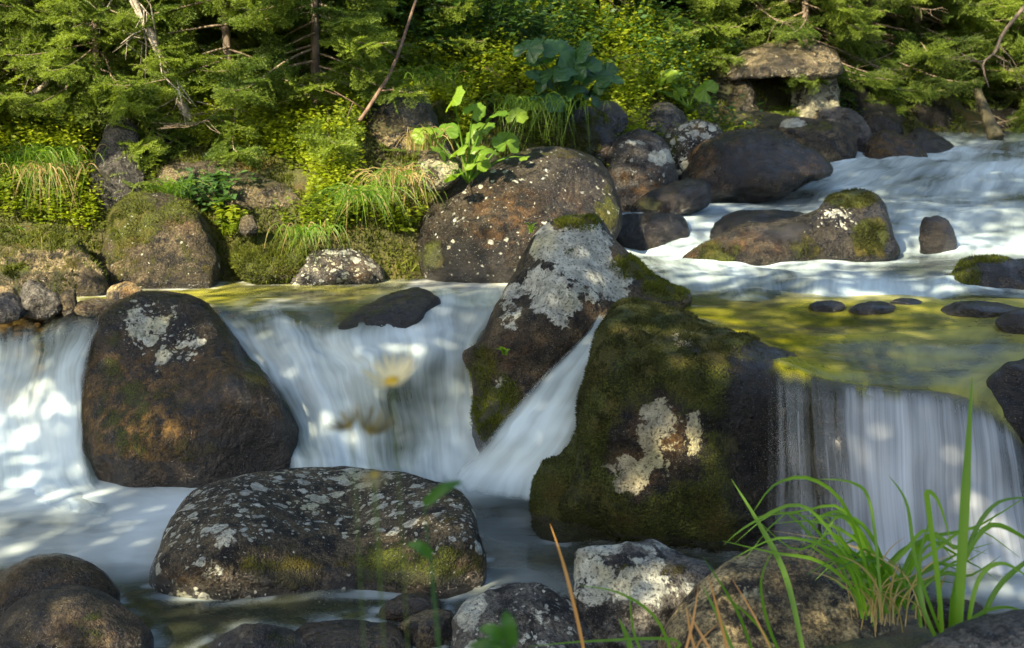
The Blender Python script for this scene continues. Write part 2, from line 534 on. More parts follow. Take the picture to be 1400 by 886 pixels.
def rock(kind, label, pts, mat, zw=0., dc=None, lean=None, Tf=.42, Tb=.5, sink=.16, amp=.05, fr=2.2, chis=9, ch=.83, box=.75,
         ctrl=(), lichen=0., lb=None, disc=0., db=None, moss=0., mb=None, wet=0., wb=None, rust=0., rb=None, wl=.12,
         crest=None, ck=.008, seed=None, group=None, N=110, M=34, topmoss=0., cat='rock'):
    """A boulder as a closed solid: its outline has a distance and real size, the front bulges forward, the back bulges away,
    flat breaks are chiselled into it and fractal relief roughens it."""
    seed = len(ROCKS) * 7 + 3 if seed is None else seed
    r = np.random.default_rng(seed)
    pts = np.asarray(pts, float)
    vb, vt = pts[:, 1].max(), pts[:, 1].min()
    hpx, wpx = vb - vt, np.ptp(pts[:, 0])
    if dc is None:
        dc = dz(vb, zw)
    wm, hm = wpx * dc / F, hpx * dc / F
    Tf, Tb = Tf * wm, Tb * wm
    lean = (.38 * hm) if lean is None else lean
    q = pts.copy()
    low = sm(vb - .22 * hpx, vb, q[:, 1])
    q[:, 1] += low * sink * hpx
    o = cr(q, N * 4, closed=True)
    L = np.concatenate([[0], np.cumsum(np.linalg.norm(np.diff(np.vstack([o, o[:1]]), axis=0), axis=1))])
    t = np.linspace(0, L[-1], N, endpoint=False)
    o = np.stack([np.interp(t, L, np.append(o[:, k], o[0, k])) for k in (0, 1)], -1)
    c = o.mean(0)
    Mb = max(8, M // 3)
    phi = np.concatenate([np.linspace(.02, math.pi / 2, M), np.linspace(math.pi / 2, math.pi - .03, Mb)[1:]])
    rad = np.sin(phi)
    hgt = np.sign(np.cos(phi)) * np.abs(np.cos(phi)) ** box
    UV = c + rad[:, None, None] * (o - c)[None]
    u, v = UV[..., 0], UV[..., 1]
    d0 = dc + .55 * Tf
    front = (hgt > 0)[:, None]
    dep = d0 + lean * (vb - v) / hpx - np.where(front, Tf * hgt[:, None], Tb * hgt[:, None])
    for (cu, cv, cr_, off) in ctrl:
        dep = dep + np.where(front, off * np.exp(-((u - cu) ** 2 + (v - cv) ** 2) / cr_ ** 2) * np.maximum(hgt[:, None], 0) ** .5, 0)
    if crest is not None:
        cr_ = np.array(crest, float)
        over = np.interp(u, cr_[:, 0], cr_[:, 1]) - v
        dep = dep + ck * 12 * np.log1p(np.exp(np.clip(over / 12, -30, 30)))
    X = P(u, v, dep)
    R, K = X.shape[:2]
    cen = P(c[0], c[1], d0 + lean * .5)
    size = (wm * hm) ** .5
    # chisel
    Y = X - cen
    for _ in range(chis):
        n = r.normal(size=3); n[2] *= .8; n /= np.linalg.norm(n)
        pr = Y @ n
        lim = pr.max() * r.uniform(ch, ch + .15)
        ex = np.maximum(pr - lim, 0)
        Y = Y - (ex * .85)[..., None] * n
    X = Y + cen
    # normals by differences
    du = np.roll(X, -1, 1) - np.roll(X, 1, 1)
    dv = np.gradient(X, axis=0)
    nn = np.cross(du, dv)
    nn /= np.linalg.norm(nn, axis=-1)[..., None] + 1e-9
    if ((nn * (X - cen)).sum(-1)).mean() < 0:
        nn = -nn
    w = np.minimum(1, rad[:, None] / .25)
    f0 = fr / max(size, .05)
    nz = fbm(X * f0 + seed * 1.7, 5, .5)
    rid = 1 - 2 * np.abs(pnoise(X * f0 * 1.6 + seed * 3.1))
    X = X + nn * ((amp * size) * (nz + .45 * rid * np.minimum(1, w) + .35 * (.5 - np.abs(pnoise(X * f0 * 4.1 + seed))) * np.minimum(1, w)))[..., None]
    X[0] = X[0].mean(0)[None] * .5 + X[0] * .5
    poles = np.stack([X[0].mean(0), X[-1].mean(0)])
    V = np.vstack([X.reshape(-1, 3), poles])
    i = np.arange(R - 1)[:, None] * K
    j = np.arange(K)[None]
    k = (np.arange(K)[None] + 1) % K
    fq = np.stack([i + j, i + K + j, i + K + k, i + k], -1).reshape(-1, 4)
    a = np.stack([np.full(K, R * K), j[0], k[0]], -1)
    b = np.stack([np.full(K, R * K + 1), (R - 1) * K + k[0], (R - 1) * K + j[0]], -1)
    # orient outwards
    q0 = V[fq]
    fnm = np.cross(q0[:, 1] - q0[:, 0], q0[:, 3] - q0[:, 0])
    if (fnm * (q0.mean(1) - cen)).sum() < 0:
        fq = fq[:, ::-1]; a = a[:, ::-1]; b = b[:, ::-1]
    uu, vv, _ = px(V)
    z = V[:, 2]
    nzc = np.append(nn.reshape(-1, 3)[:, 2], [0, 0])
    at = {'lichen': blobs(uu, vv, lichen, lb), 'disc': blobs(uu, vv, disc, db),
          'moss': np.maximum(blobs(uu, vv, moss, mb), topmoss * sm(.45, .85, nzc)),
          'rust': blobs(uu, vv, rust, rb),
          'wet': np.maximum(blobs(uu, vv, wet, wb), 1.0 * sm(zw + wl, zw + wl * .4, z) if dc is not None else 0)}
    low_pt = V[np.argmin(z)]
    org = np.array([cen[0], cen[1], z.min()])
    ob = mesh_np(kind, V, [fq, np.vstack([a, b])], mat, attrs=at, origin=org)
    tag(ob, label, cat, group)
    ROCKS.append((ob, V, fq, nn.reshape(-1, 3), at))
    return ob


def fuzz(parent_i, name, mat, n, h=(.008, .02), w=.004, seed=1, thr=.45, attrn='moss', label=None):
    """Moss cushion on a boulder: short upright tufts where its moss grows, one part of that boulder."""
    ob, V, fq, nn, at = ROCKS[parent_i]
    r = np.random.default_rng(seed)
    q = V[fq]
    ar = np.linalg.norm(np.cross(q[:, 2] - q[:, 0], q[:, 3] - q[:, 1]), axis=1) * .5
    mv = at[attrn][fq].mean(1)
    pr = ar * sm(thr - .1, thr + .3, mv)
    if pr.sum() <= 0:
        return None
    idx = r.choice(len(fq), n, p=pr / pr.sum())
    s, t = r.random((2, n, 1))
    p = (q[idx, 0] * (1 - s) + q[idx, 1] * s) * (1 - t) + (q[idx, 3] * (1 - s) + q[idx, 2] * s) * t
    nv = nn[np.minimum(fq[idx, 0], len(nn) - 1)]
    keep = (pnoise(p * 14 + 5) + .5 * pnoise(p * 40)) > -.15
    p, nv = p[keep], nv[keep]
    n = len(p)
    up = nv + r.normal(size=(n, 3)) * .45 + np.array([0, 0, .25])
    up /= np.linalg.norm(up, axis=1)[:, None]
    hh = r.uniform(*h, (n, 1)) * (1 + .8 * sm(-.2, .5, pnoise(p * 9))[:, None])
    sd = np.cross(up, r.normal(size=(n, 3))); sd /= np.linalg.norm(sd, axis=1)[:, None]
    b = p - nv * .002
    V2 = np.stack([b - sd * w, b + sd * w, b + up * hh], 1).reshape(-1, 3)
    f = np.arange(n * 3).reshape(-1, 3)
    tint = np.repeat(r.random(n) * .6 + .4 * sm(-.3, .4, pnoise(p * 6)), 3)
    o = mesh_np(name, V2, [f], mat, attrs={'tint': tint}, smooth=False, origin=np.array(ob.location))
    o.parent = ob
    o.location = (0, 0, 0)
    if label:
        o['label'] = label
    return o


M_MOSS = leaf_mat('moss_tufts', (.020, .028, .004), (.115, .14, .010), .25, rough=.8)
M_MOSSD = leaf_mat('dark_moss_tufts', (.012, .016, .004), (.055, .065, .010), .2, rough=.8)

# --- front pool
rock('boulder', 'broad flat-topped boulder speckled with pale lichen discs, standing in the front pool',
     [(207, 792), (222, 745), (240, 705), (268, 675), (320, 655), (385, 643), (450, 640), (530, 645), (585, 655), (620, 668), (645, 694), (656, 730), (664, 785),
      (640, 803), (570, 806), (500, 812), (420, 815), (320, 813), (250, 806)], M_WARM, lean=.05, Tf=.30, Tb=.35, box=.5, chis=4, amp=.022, crest=[(200, 750), (260, 745), (330, 735), (480, 742), (570, 725), (665, 715)], ck=.0055,
     ctrl=[(440, 690, 130, .16), (560, 690, 90, .10), (470, 790, 130, .12), (330, 690, 60, -.05), (600, 760, 60, -.05)], disc=.9,
     db=[(440, 780, 190, 45, .15), (620, 780, 60, 50, .45)], lb=[(310, 745, 40, 22, .62), (300, 775, 40, 25, .5), (480, 650, 150, 12, .5)],
     mb=[(560, 770, 130, 40, .62), (380, 780, 90, 40, .5), (620, 690, 40, 40, .4)], wb=[(450, 800, 230, 26, .9)], wl=.09, rb=[(250, 790, 30, 20, .5), (610, 780, 40, 30, .5)], N=150, M=50)
rock('stone', 'dark rounded stone half hidden behind another at the bottom left corner',
     [(-30, 815), (0, 785), (40, 764), (85, 758), (125, 770), (152, 795), (163, 818), (150, 850), (90, 862), (20, 858), (-25, 850)], M_DARK, lean=.1, Tf=.4, disc=.15, amp=.02, chis=3, ch=.9, wet=.35, rust=.25, group='round stones at the bottom left')
rock('stone', 'wet brown rounded stone nearest the bottom left corner, green patch on its right side',
     [(-20, 870), (5, 842), (40, 815), (85, 800), (125, 803), (165, 825), (195, 852), (208, 875), (190, 893), (80, 898), (0, 895)], M_WARM, dc=3.72, lean=.1, Tf=.4, amp=.02, chis=3, ch=.9, wet=.45, mb=[(120, 860, 30, 30, .6)], rb=[(130, 860, 70, 30, .5)], group='round stones at the bottom left')
rock('stone', 'greenish grey flat stone with a pale peak at the bottom edge',
     [(270, 900), (300, 875), (340, 853), (370, 852), (410, 868), (440, 892), (430, 915), (330, 925), (270, 920)], M_GREY, dc=3.62, lean=.15, disc=.3, lichen=.2, wet=.3, chis=10, ch=.75, mb=[(380, 880, 50, 30, .4)])
rock('stone', 'low wet brown stone lying in the shallows at the bottom edge',
     [(388, 872), (420, 854), (470, 849), (520, 851), (560, 862), (572, 882), (540, 905), (450, 912), (395, 900)], M_WARM, dc=3.72, lean=.12, wet=.55, amp=.03, rust=.35)
rock('stone', 'small ochre stone between the brown stone and the lichened one',
     [(540, 868), (560, 845), (590, 835), (620, 838), (632, 855), (622, 880), (580, 890), (545, 885)], M_TAN, dc=3.82, lean=.06, wet=.3, chis=10, ch=.72, rust=.3)
rock('stone', 'brown pebble-like stone just above the ochre stone',
     [(520, 835), (540, 818), (570, 812), (600, 822), (600, 838), (560, 846), (528, 845)], M_WARM, dc=4.0, lean=.05, wet=.55, rust=.3)
rock('boulder', 'dark stone crusted with grey lichen at the middle of the bottom edge',
     [(605, 900), (622, 850), (645, 820), (682, 804), (725, 800), (768, 814), (800, 843), (818, 880), (820, 920), (700, 935), (610, 930)], M_GREY, dc=3.5, lean=.2, lichen=.5, disc=.6, lb=[(660, 860, 60, 60, .2), (640, 830, 30, 40, .8)], chis=7, Tf=.35)
rock('boulder', 'pale lichen covered angular stone beside the tan boulder at the front',
     [(792, 765), (798, 752), (840, 744), (880, 746), (920, 759), (972, 772), (985, 790), (955, 835), (930, 880), (900, 910), (830, 905), (800, 870), (793, 820)], M_GREY, dc=3.55, lean=.2, Tf=.35,
     lichen=.62, lb=[(880, 860, 80, 40, .15), (940, 770, 40, 25, .3)], mb=[(900, 775, 60, 22, .5)], chis=10, ch=.75, box=.6)
rock('boulder', 'large tan boulder with soft yellow lichen at the front, behind the grass',
     [(905, 900), (918, 850), (945, 812), (985, 770), (1020, 755), (1070, 748), (1120, 750), (1172, 762), (1210, 784), (1232, 825), (1240, 890), (1220, 930), (1050, 945), (920, 935)], M_TAN, dc=3.3, lean=.25, Tf=.4,
     lichen=.25, lb=[(1030, 790, 90, 50, .45)], mb=[(1150, 800, 80, 60, .35)], amp=.03, chis=8)
rock('stone', 'smooth grey-brown stone in the bottom right corner, nearest the viewer',
     [(1245, 900), (1285, 866), (1335, 846), (1400, 834), (1450, 840), (1470, 900), (1400, 940), (1280, 935)], M_GREY, dc=2.5, lean=.1, amp=.02, chis=4, ch=.88, disc=.3)
rock('stone', 'small dark brown stone behind the root of the grass tuft',
     [(1258, 842), (1270, 822), (1300, 818), (1335, 826), (1345, 842), (1320, 858), (1270, 856)], M_DARK, dc=3.1, lean=.05, chis=8)

# --- left big boulder
I_LEFT = len(ROCKS)
rock('boulder', 'tall wet brown boulder with lichen patches on its crown, between two falls on the left',
     [(106, 575), (108, 530), (118, 490), (128, 455), (145, 425), (172, 407), (212, 399), (250, 402), (282, 415), (305, 443), (332, 482), (362, 508), (388, 548), (402, 600),
      (398, 628), (372, 645), (320, 658), (270, 660), (220, 655), (160, 645), (124, 625), (110, 602)], M_DARK, lean=.05, Tf=.40, box=.6, chis=2, ch=.92, amp=.03, crest=[(100, 640), (200, 660), (262, 640), (320, 580), (372, 528), (405, 515)], ck=.0015,
     ctrl=[(240, 440, 80, .14), (330, 610, 80, .14), (310, 530, 40, -.10), (230, 570, 60, -.08), (150, 520, 50, .05)],
     db=[(205, 430, 45, 26, 1.0), (200, 455, 42, 32, 1.1), (225, 475, 40, 34, 1.05), (262, 470, 22, 30, 1.0)], lb=[(190, 445, 26, 36, .68), (222, 488, 16, 16, .66), (266, 468, 14, 18, .6), (238, 440, 40, 26, .5)], mb=[(350, 510, 26, 50, .55), (170, 560, 60, 90, .5), (240, 540, 60, 30, .4), (150, 480, 30, 50, .4), (270, 620, 60, 30, .4)],
     rb=[(300, 495, 28, 16, 1.0), (190, 570, 110, 90, 1.), (290, 540, 90, 50, .8), (260, 500, 50, 30, .7)], wet=.4, wb=[(330, 610, 90, 60, .95), (300, 550, 70, 40, 1.)], wl=.18, N=170, M=60, seed=5)
rock('stone', 'dark submerged stone with water sliding over it left of the tall brown boulder',
     [(62, 465), (72, 445), (100, 428), (135, 420), (170, 425), (180, 460), (160, 500), (110, 520), (75, 500)], M_DARK, zw=.4, dc=5.9, lean=.2, wet=1., amp=.02, chis=3)

# --- middle boulder
I_MID = len(ROCKS)
rock('boulder', 'pointed boulder with grey lichen crust and moss cap, in the middle of the stream',
     [(632, 485), (655, 460), (688, 402), (720, 350), (745, 312), (766, 298), (792, 297), (816, 304), (828, 322), (852, 342), (882, 366), (915, 390), (945, 408),
      (905, 440), (858, 452), (818, 480), (764, 532), (712, 585), (672, 618), (652, 606), (650, 560), (646, 515)], M_WARM, dc=5.25, lean=.55, Tf=.26, box=.65, chis=6, amp=.028, sink=.05,
     ctrl=[(770, 400, 80, -.06), (690, 540, 60, .06), (720, 400, 25, .07), (860, 450, 60, .08)],
     lb=[(790, 350, 62, 55, .86), (760, 400, 55, 60, .74), (830, 385, 45, 40, .78), (700, 420, 24, 60, .6), (740, 330, 20, 40, .8), (690, 520, 20, 26, .35)],
     mb=[(790, 303, 34, 16, 1.0), (870, 365, 45, 22, .75), (910, 395, 40, 20, .9), (680, 560, 45, 60, .7), (780, 345, 12, 10, .6), (660, 500, 30, 40, .6)],
     rb=[(850, 350, 40, 24, .8), (700, 480, 70, 40, .35), (800, 420, 60, 30, .4)], wb=[(780, 500, 90, 50, .35), (670, 590, 50, 60, .8)], wl=.1, N=170, M=56)

# --- mossy block on the right
I_BLOCK = len(ROCKS)
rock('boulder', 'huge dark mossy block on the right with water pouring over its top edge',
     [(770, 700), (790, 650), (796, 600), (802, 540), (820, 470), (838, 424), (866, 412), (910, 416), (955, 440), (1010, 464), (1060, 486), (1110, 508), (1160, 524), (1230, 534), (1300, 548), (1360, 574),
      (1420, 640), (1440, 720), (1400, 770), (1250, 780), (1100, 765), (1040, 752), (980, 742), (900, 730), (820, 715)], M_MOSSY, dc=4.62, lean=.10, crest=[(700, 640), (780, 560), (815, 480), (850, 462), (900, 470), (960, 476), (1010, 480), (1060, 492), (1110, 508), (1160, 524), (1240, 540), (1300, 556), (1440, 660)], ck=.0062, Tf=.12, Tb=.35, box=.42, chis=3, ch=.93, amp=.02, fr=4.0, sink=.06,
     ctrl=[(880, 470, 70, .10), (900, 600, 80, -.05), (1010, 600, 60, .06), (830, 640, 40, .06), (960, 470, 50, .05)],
     lb=[(935, 465, 22, 28, .72), (905, 595, 50, 62, .74), (855, 650, 48, 40, .66), (945, 600, 26, 50, .7), (1000, 480, 22, 14, .4)],  # pale face patch: bare stone with its sunlight painted in as lichen
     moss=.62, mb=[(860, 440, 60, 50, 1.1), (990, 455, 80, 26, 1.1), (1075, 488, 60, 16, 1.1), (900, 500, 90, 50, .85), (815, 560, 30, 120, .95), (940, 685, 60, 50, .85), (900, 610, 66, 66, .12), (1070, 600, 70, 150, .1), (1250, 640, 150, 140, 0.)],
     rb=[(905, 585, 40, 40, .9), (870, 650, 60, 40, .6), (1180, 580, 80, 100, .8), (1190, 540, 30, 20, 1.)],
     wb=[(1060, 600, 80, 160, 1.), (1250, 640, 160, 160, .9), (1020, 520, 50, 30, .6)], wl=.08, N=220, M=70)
rock('boulder', 'low black mossy rock between the big mossy block and the narrow slide of water',
     [(725, 695), (728, 660), (742, 635), (765, 622), (785, 600), (800, 560), (815, 560), (830, 640), (845, 715), (800, 722), (745, 712)], M_MOSSY, dc=4.72, lean=.2, Tf=.3, moss=.8, wet=.2, chis=5, amp=.04)
I_LOW = len(ROCKS) - 1
rock('boulder', 'black wet rock at the right edge behind the broad waterfall',
     [(1330, 560), (1345, 525), (1380, 500), (1440, 490), (1490, 520), (1500, 680), (1440, 720), (1400, 640), (1370, 590)], M_DARK, dc=4.55, lean=.1, Tf=.3, wet=.9, chis=5)

# --- rocks in the central fall
rock('boulder', 'smooth black wet rock in the lip of the middle fall',
     [(460, 454), (484, 430), (525, 407), (565, 394), (592, 400), (600, 420), (580, 446), (545, 462), (500, 466)], M_BLACK, zw=.45, dc=5.79, lean=.3, Tf=.3, wet=1., wl=.3, amp=.035, chis=6, sink=.05)
# --- upper bank, left
rock('boulder', 'large rounded olive-brown boulder with a mossy shoulder at the far edge of the upper pool',
     [(128, 370), (140, 320), (152, 290), (178, 268), (215, 265), (258, 280), (284, 312), (298, 350), (306, 372), (300, 388), (240, 392), (180, 391), (140, 388)], M_WARM, zw=.62, lean=.2, Tf=.4, box=.7,
     lichen=.1, disc=.35, moss=.35, mb=[(180, 300, 55, 50, .75), (240, 290, 50, 24, .6), (160, 360, 40, 40, .5)], rb=[(250, 300, 40, 20, .5)], wl=.05, amp=.03)
I_BANK = len(ROCKS) - 1
rock('rock_slab', 'low mossy slab running off the left edge above the pebbles',
     [(-60, 380), (-50, 335), (-10, 312), (30, 318), (70, 300), (110, 318), (140, 345), (146, 372), (120, 392), (30, 396), (-40, 394)], M_TAN, zw=.66, lean=.4, Tf=.25, Tb=.3, moss=.45, mb=[(60, 320, 90, 26, .9), (20, 370, 30, 20, .7)], chis=12, ch=.72, amp=.08)
I_SLAB = len(ROCKS) - 1
rock('stone', 'rounded brown stone in front of the mossy slab on the left shore',
     [(74, 385), (85, 365), (105, 358), (130, 370), (148, 390), (140, 402), (95, 404)], M_WARM, zw=.62, lean=.05, moss=.3, wl=.03, amp=.02, chis=3)
rock('stone', 'pale grey stone on the left shore of the upper pool',
     [(24, 412), (30, 394), (42, 384), (60, 392), (82, 408), (84, 422), (60, 428), (30, 425)], M_GREY, zw=.62, dc=6.0, lean=.05, chis=8, ch=.78, wl=.03)
rock('stone', 'small brown stone right of the pale grey shore stone',
     [(80, 412), (86, 400), (98, 397), (105, 408), (103, 424), (90, 428)], M_WARM, zw=.62, dc=6.02, lean=.03, wl=.03)
rock('stone', 'orange stone catching the sun behind the tall brown boulder',
     [(146, 402), (156, 391), (175, 387), (195, 395), (200, 408), (170, 415), (150, 413)], M_TAN, zw=.6, dc=6.25, lean=.05, rust=1., wet=.3)
rock('stone', 'dark speckled stone at the left edge of the shore',
     [(-20, 425), (-5, 405), (15, 402), (32, 415), (34, 430), (10, 436), (-15, 435)], M_GREY, zw=.62, dc=5.95, lean=.05, wet=.4)
rock('stone', 'ochre wet stone at the left edge above the speckled shore stone',
     [(-30, 410), (-10, 392), (15, 392), (25, 402), (20, 415), (-20, 418)], M_TAN, zw=.62, dc=6.15, lean=.05, wet=.4, rust=.6)
rock('stone', 'flat ochre stone just breaking the water beside the orange stone',
     [(100, 424), (110, 413), (140, 410), (165, 414), (160, 424), (120, 430)], M_TAN, zw=.6, dc=6.0, lean=.05, wet=.5, rust=.6)
rock('boulder', 'upright grey boulder among spruce twigs on the left bank, sunlit on top',
     [(118, 260), (128, 222), (145, 180), (165, 162), (182, 172), (192, 205), (198, 245), (190, 268), (150, 280), (125, 278)], M_GREY, dc=7.3, zw=.8, lean=.2, Tf=.35, mb=[(130, 250, 30, 40, .5)], lichen=.2, chis=8, wl=0)
rock('rock', 'leaning stone with a dark hollow under it, right of the upright grey boulder',
     [(192, 205), (196, 178), (215, 170), (238, 180), (246, 205), (236, 225), (215, 228), (198, 220)], M_GREY, dc=7.7, zw=.8, lean=.1, lichen=.2, chis=8, wl=0)
rock('rock_slab', 'long pale slab sticking out of the left bank below the moss',
     [(205, 246), (225, 225), (260, 222), (310, 226), (370, 245), (415, 268), (420, 290), (400, 305), (370, 302), (320, 285), (260, 272), (215, 262)], M_TAN, dc=7.2, zw=.8, lean=.25, Tf=.25, Tb=.4, lichen=.15, chis=10, ch=.72, wl=0, mb=[(360, 240, 60, 20, .6)])
rock('stone', 'small pale stone on the moss under the long slab',
     [(324, 312), (328, 300), (342, 294), (352, 303), (351, 316), (338, 320)], M_TAN, dc=6.95, zw=.7, lean=.03, chis=8, ch=.7, wl=0, lichen=.4)
rock('rock', 'lichen spotted rock under the hanging grass at the edge of the upper pool',
     [(392, 384), (396, 360), (415, 345), (450, 336), (490, 342), (515, 360), (524, 382), (480, 388), (420, 388)], M_GREY, zw=.62, lean=.2, disc=.9, lichen=.35, wl=.03, rb=[(480, 370, 40, 20, .5)])
rock('rock', 'moss mound with a dark undercut at the edge of the upper pool',
     [(318, 372), (325, 335), (350, 320), (385, 322), (412, 338), (420, 362), (400, 376), (350, 378)], M_MOSSY, zw=.66, lean=.2, moss=1., wl=.02)
I_MOUND = len(ROCKS) - 1
rock('boulder', 'diagonal pale rock face behind the yellow-green leaves, half in shade',
     [(488, 250), (492, 190), (505, 150), (540, 118), (570, 112), (595, 140), (612, 180), (625, 225), (610, 262), (560, 275), (510, 270)], M_TAN, dc=7.6, zw=.8, lean=.35, Tf=.25, lichen=.3, mb=[(520, 170, 40, 30, .5), (590, 170, 24, 40, .5)], chis=10, ch=.75, wl=0)
rock('rock', 'bright lichened stone low on the bank below the diagonal rock face',
     [(568, 240), (575, 215), (600, 205), (625, 215), (632, 235), (610, 250), (580, 252)], M_TAN, dc=7.15, zw=.8, lean=.1, lichen=.5, wl=0, chis=8)

# --- upper bank, middle and right
rock('boulder', 'big domed brown boulder at the back of the upper pool',
     [(568, 345), (580, 300), (598, 270), (622, 248), (660, 228), (705, 211), (755, 204), (800, 210), (828, 232), (843, 262), (848, 295), (835, 330), (790, 358), (730, 372), (660, 379), (605, 374), (575, 362)],
     M_BLUE, zw=.64, lean=.35, Tf=.36, box=.65, chis=5, ch=.86, amp=.025, lb=[(630, 300, 34, 50, .42), (740, 240, 60, 20, .35), (690, 240, 60, 24, .42)], disc=.45, rust=.08, rb=[(690, 300, 50, 50, .7), (770, 280, 40, 30, .3)],
     wb=[(640, 350, 80, 30, .7), (770, 290, 60, 50, .3)], mb=[(830, 290, 22, 40, .6), (590, 350, 24, 30, .6), (760, 210, 60, 8, .5)], wl=.1, N=150, M=46)
rock('boulder', 'rusty based boulder with a white lichen splash, right of the big domed boulder',
     [(832, 268), (830, 230), (838, 198), (855, 182), (882, 178), (905, 192), (922, 220), (926, 242), (905, 262), (878, 276), (845, 282)], M_GREY, dc=8.4, zw=.8, lean=.25, Tf=.4, lichen=.3, lb=[(905, 215, 22, 16, .85), (860, 200, 30, 14, .5)], disc=.4, rust=.1, rb=[(870, 250, 40, 26, 1.)], chis=8, wl=.05)
rock('boulder', 'dark bluish rock under the large leaves, behind the big domed boulder',
     [(765, 210), (772, 165), (790, 147), (815, 152), (835, 172), (843, 200), (838, 232), (800, 240)], M_BLUE, dc=8.6, zw=.8, lean=.2, mb=[(785, 195, 40, 34, .95), (820, 160, 30, 16, .6)], rust=.3, chis=8, wl=0)
I_LEAFROCK = len(ROCKS) - 1
rock('stone', 'small grey rock peeping out above the dark bluish one',
     [(806, 165), (812, 146), (832, 138), (850, 150), (856, 170), (840, 182), (815, 180)], M_GREY, dc=9.0, zw=.9, lean=.1, lichen=.3, wl=0, chis=8)
rock('boulder', 'grey rounded boulder at the top of the mossy gap, middle of the far bank',
     [(880, 178), (885, 155), (905, 141), (925, 146), (938, 165), (934, 186), (905, 192)], M_GREY, dc=9.6, zw=1., lean=.12, lichen=.25, wl=0, chis=6)
rock('boulder', 'lichen spotted boulder between the grey rounded one and the big slate boulder',
     [(908, 215), (912, 185), (930, 170), (955, 165), (980, 172), (992, 188), (985, 215), (950, 235), (918, 232)], M_WARM, dc=9.1, zw=.95, lean=.15, disc=1., lichen=.3, mb=[(918, 195, 14, 24, .6)], wl=.03, chis=6)
rock('boulder', 'big slate-coloured wedge of boulder with a rusty left side, above the upper cascade',
     [(932, 252), (942, 222), (960, 196), (985, 183), (1020, 178), (1055, 182), (1095, 200), (1125, 218), (1138, 235), (1110, 248), (1060, 262), (1010, 272), (965, 268)],
     M_BLUE, dc=8.7, zw=.9, lean=.3, Tf=.35, rust=.15, rb=[(955, 215, 22, 30, 1.), (1100, 232, 26, 14, .9)], wet=.45, wb=[(1040, 220, 70, 40, .7)], wl=.12, chis=8, ch=.8, N=130, M=40)
rock('boulder', 'broad flat-topped boulder with a pale lichen corner, right of the cave pillar',
     [(1055, 198), (1062, 176), (1080, 164), (1120, 166), (1160, 178), (1172, 196), (1165, 218), (1120, 225), (1075, 215)], M_WARM, dc=10.2, zw=1.05, lean=.25, wet=.25, lb=[(1082, 168, 26, 8, .9)], mb=[(1120, 172, 40, 10, .5)], wl=.08, chis=7)
rock('boulder', 'smooth grey-blue boulder standing behind the flat-topped one',
     [(1116, 180), (1122, 155), (1145, 148), (1172, 158), (1188, 180), (1192, 205), (1170, 222), (1140, 212)], M_GREY, dc=10.7, zw=1.1, lean=.15, wl=.08, wet=.2, moss=.2)
rock('boulder', 'dark round boulder high on the far shore, half wet',
     [(1175, 178), (1182, 160), (1200, 154), (1222, 162), (1234, 180), (1225, 195), (1195, 198)], M_BLUE, dc=11.2, zw=1.18, lean=.1, wet=.35, wl=.05)
rock('boulder', 'low brown pyramid of rock at the edge of the upper cascade',
     [(1178, 214), (1188, 194), (1208, 180), (1235, 186), (1258, 202), (1266, 216), (1230, 224), (1195, 222)], M_DARK, dc=10.3, zw=1.1, lean=.15, rust=.3, wet=.4, wl=.05)
rock('boulder', 'dark slanting rock where the stream enters at the upper right',
     [(1236, 210), (1240, 188), (1252, 177), (1275, 182), (1300, 198), (1310, 214), (1280, 222)], M_BLUE, dc=11.0, zw=1.18, lean=.2, wet=.5, wl=.08)
rock('boulder', 'low dark boulder with a mossy hump at one end, amid the rapids',
     [(912, 368), (940, 348), (972, 326), (1010, 310), (1055, 304), (1098, 298), (1122, 288), (1138, 270), (1165, 260), (1192, 264), (1208, 284), (1218, 320), (1220, 352), (1160, 360), (1080, 366), (1010, 374), (950, 380)],
     M_BLUE, dc=7.0, zw=.68, lean=.2, Tf=.22, Tb=.25, box=.6, sink=.1, chis=6, ch=.85, amp=.03, mb=[(1165, 272, 40, 14, 1.), (1190, 325, 30, 32, .8), (1100, 340, 34, 26, .5), (980, 350, 50, 30, .55)], lb=[(1135, 296, 26, 14, .42), (1150, 310, 14, 18, .42)], disc=.15, db=[(1140, 298, 40, 18, .9)],
     rb=[(1030, 335, 40, 24, .5), (960, 345, 40, 24, .4)], wet=.35, wb=[(1070, 320, 50, 20, .8)], wl=.05, N=170, M=44)
I_HUMP = len(ROCKS) - 1
rock('stone', 'small black upright stone alone in the white water on the right',
     [(1258, 330), (1262, 302), (1275, 292), (1292, 300), (1306, 326), (1304, 350), (1280, 356), (1264, 352)], M_DARK, dc=7.25, zw=.70, lean=.08, wet=.7, wl=.05)
rock('boulder', 'half mossy wet boulder at the right edge above the golden water',
     [(1298, 390), (1306, 370), (1322, 355), (1355, 352), (1390, 354), (1425, 365), (1440, 392), (1400, 400), (1330, 399)], M_BLUE, dc=6.18, zw=.70, lean=.12, Tf=.3, mb=[(1320, 378, 24, 24, 1.), (1350, 355, 40, 6, .7)], wet=.6, wl=.03, chis=8)
I_EDGE = len(ROCKS) - 1
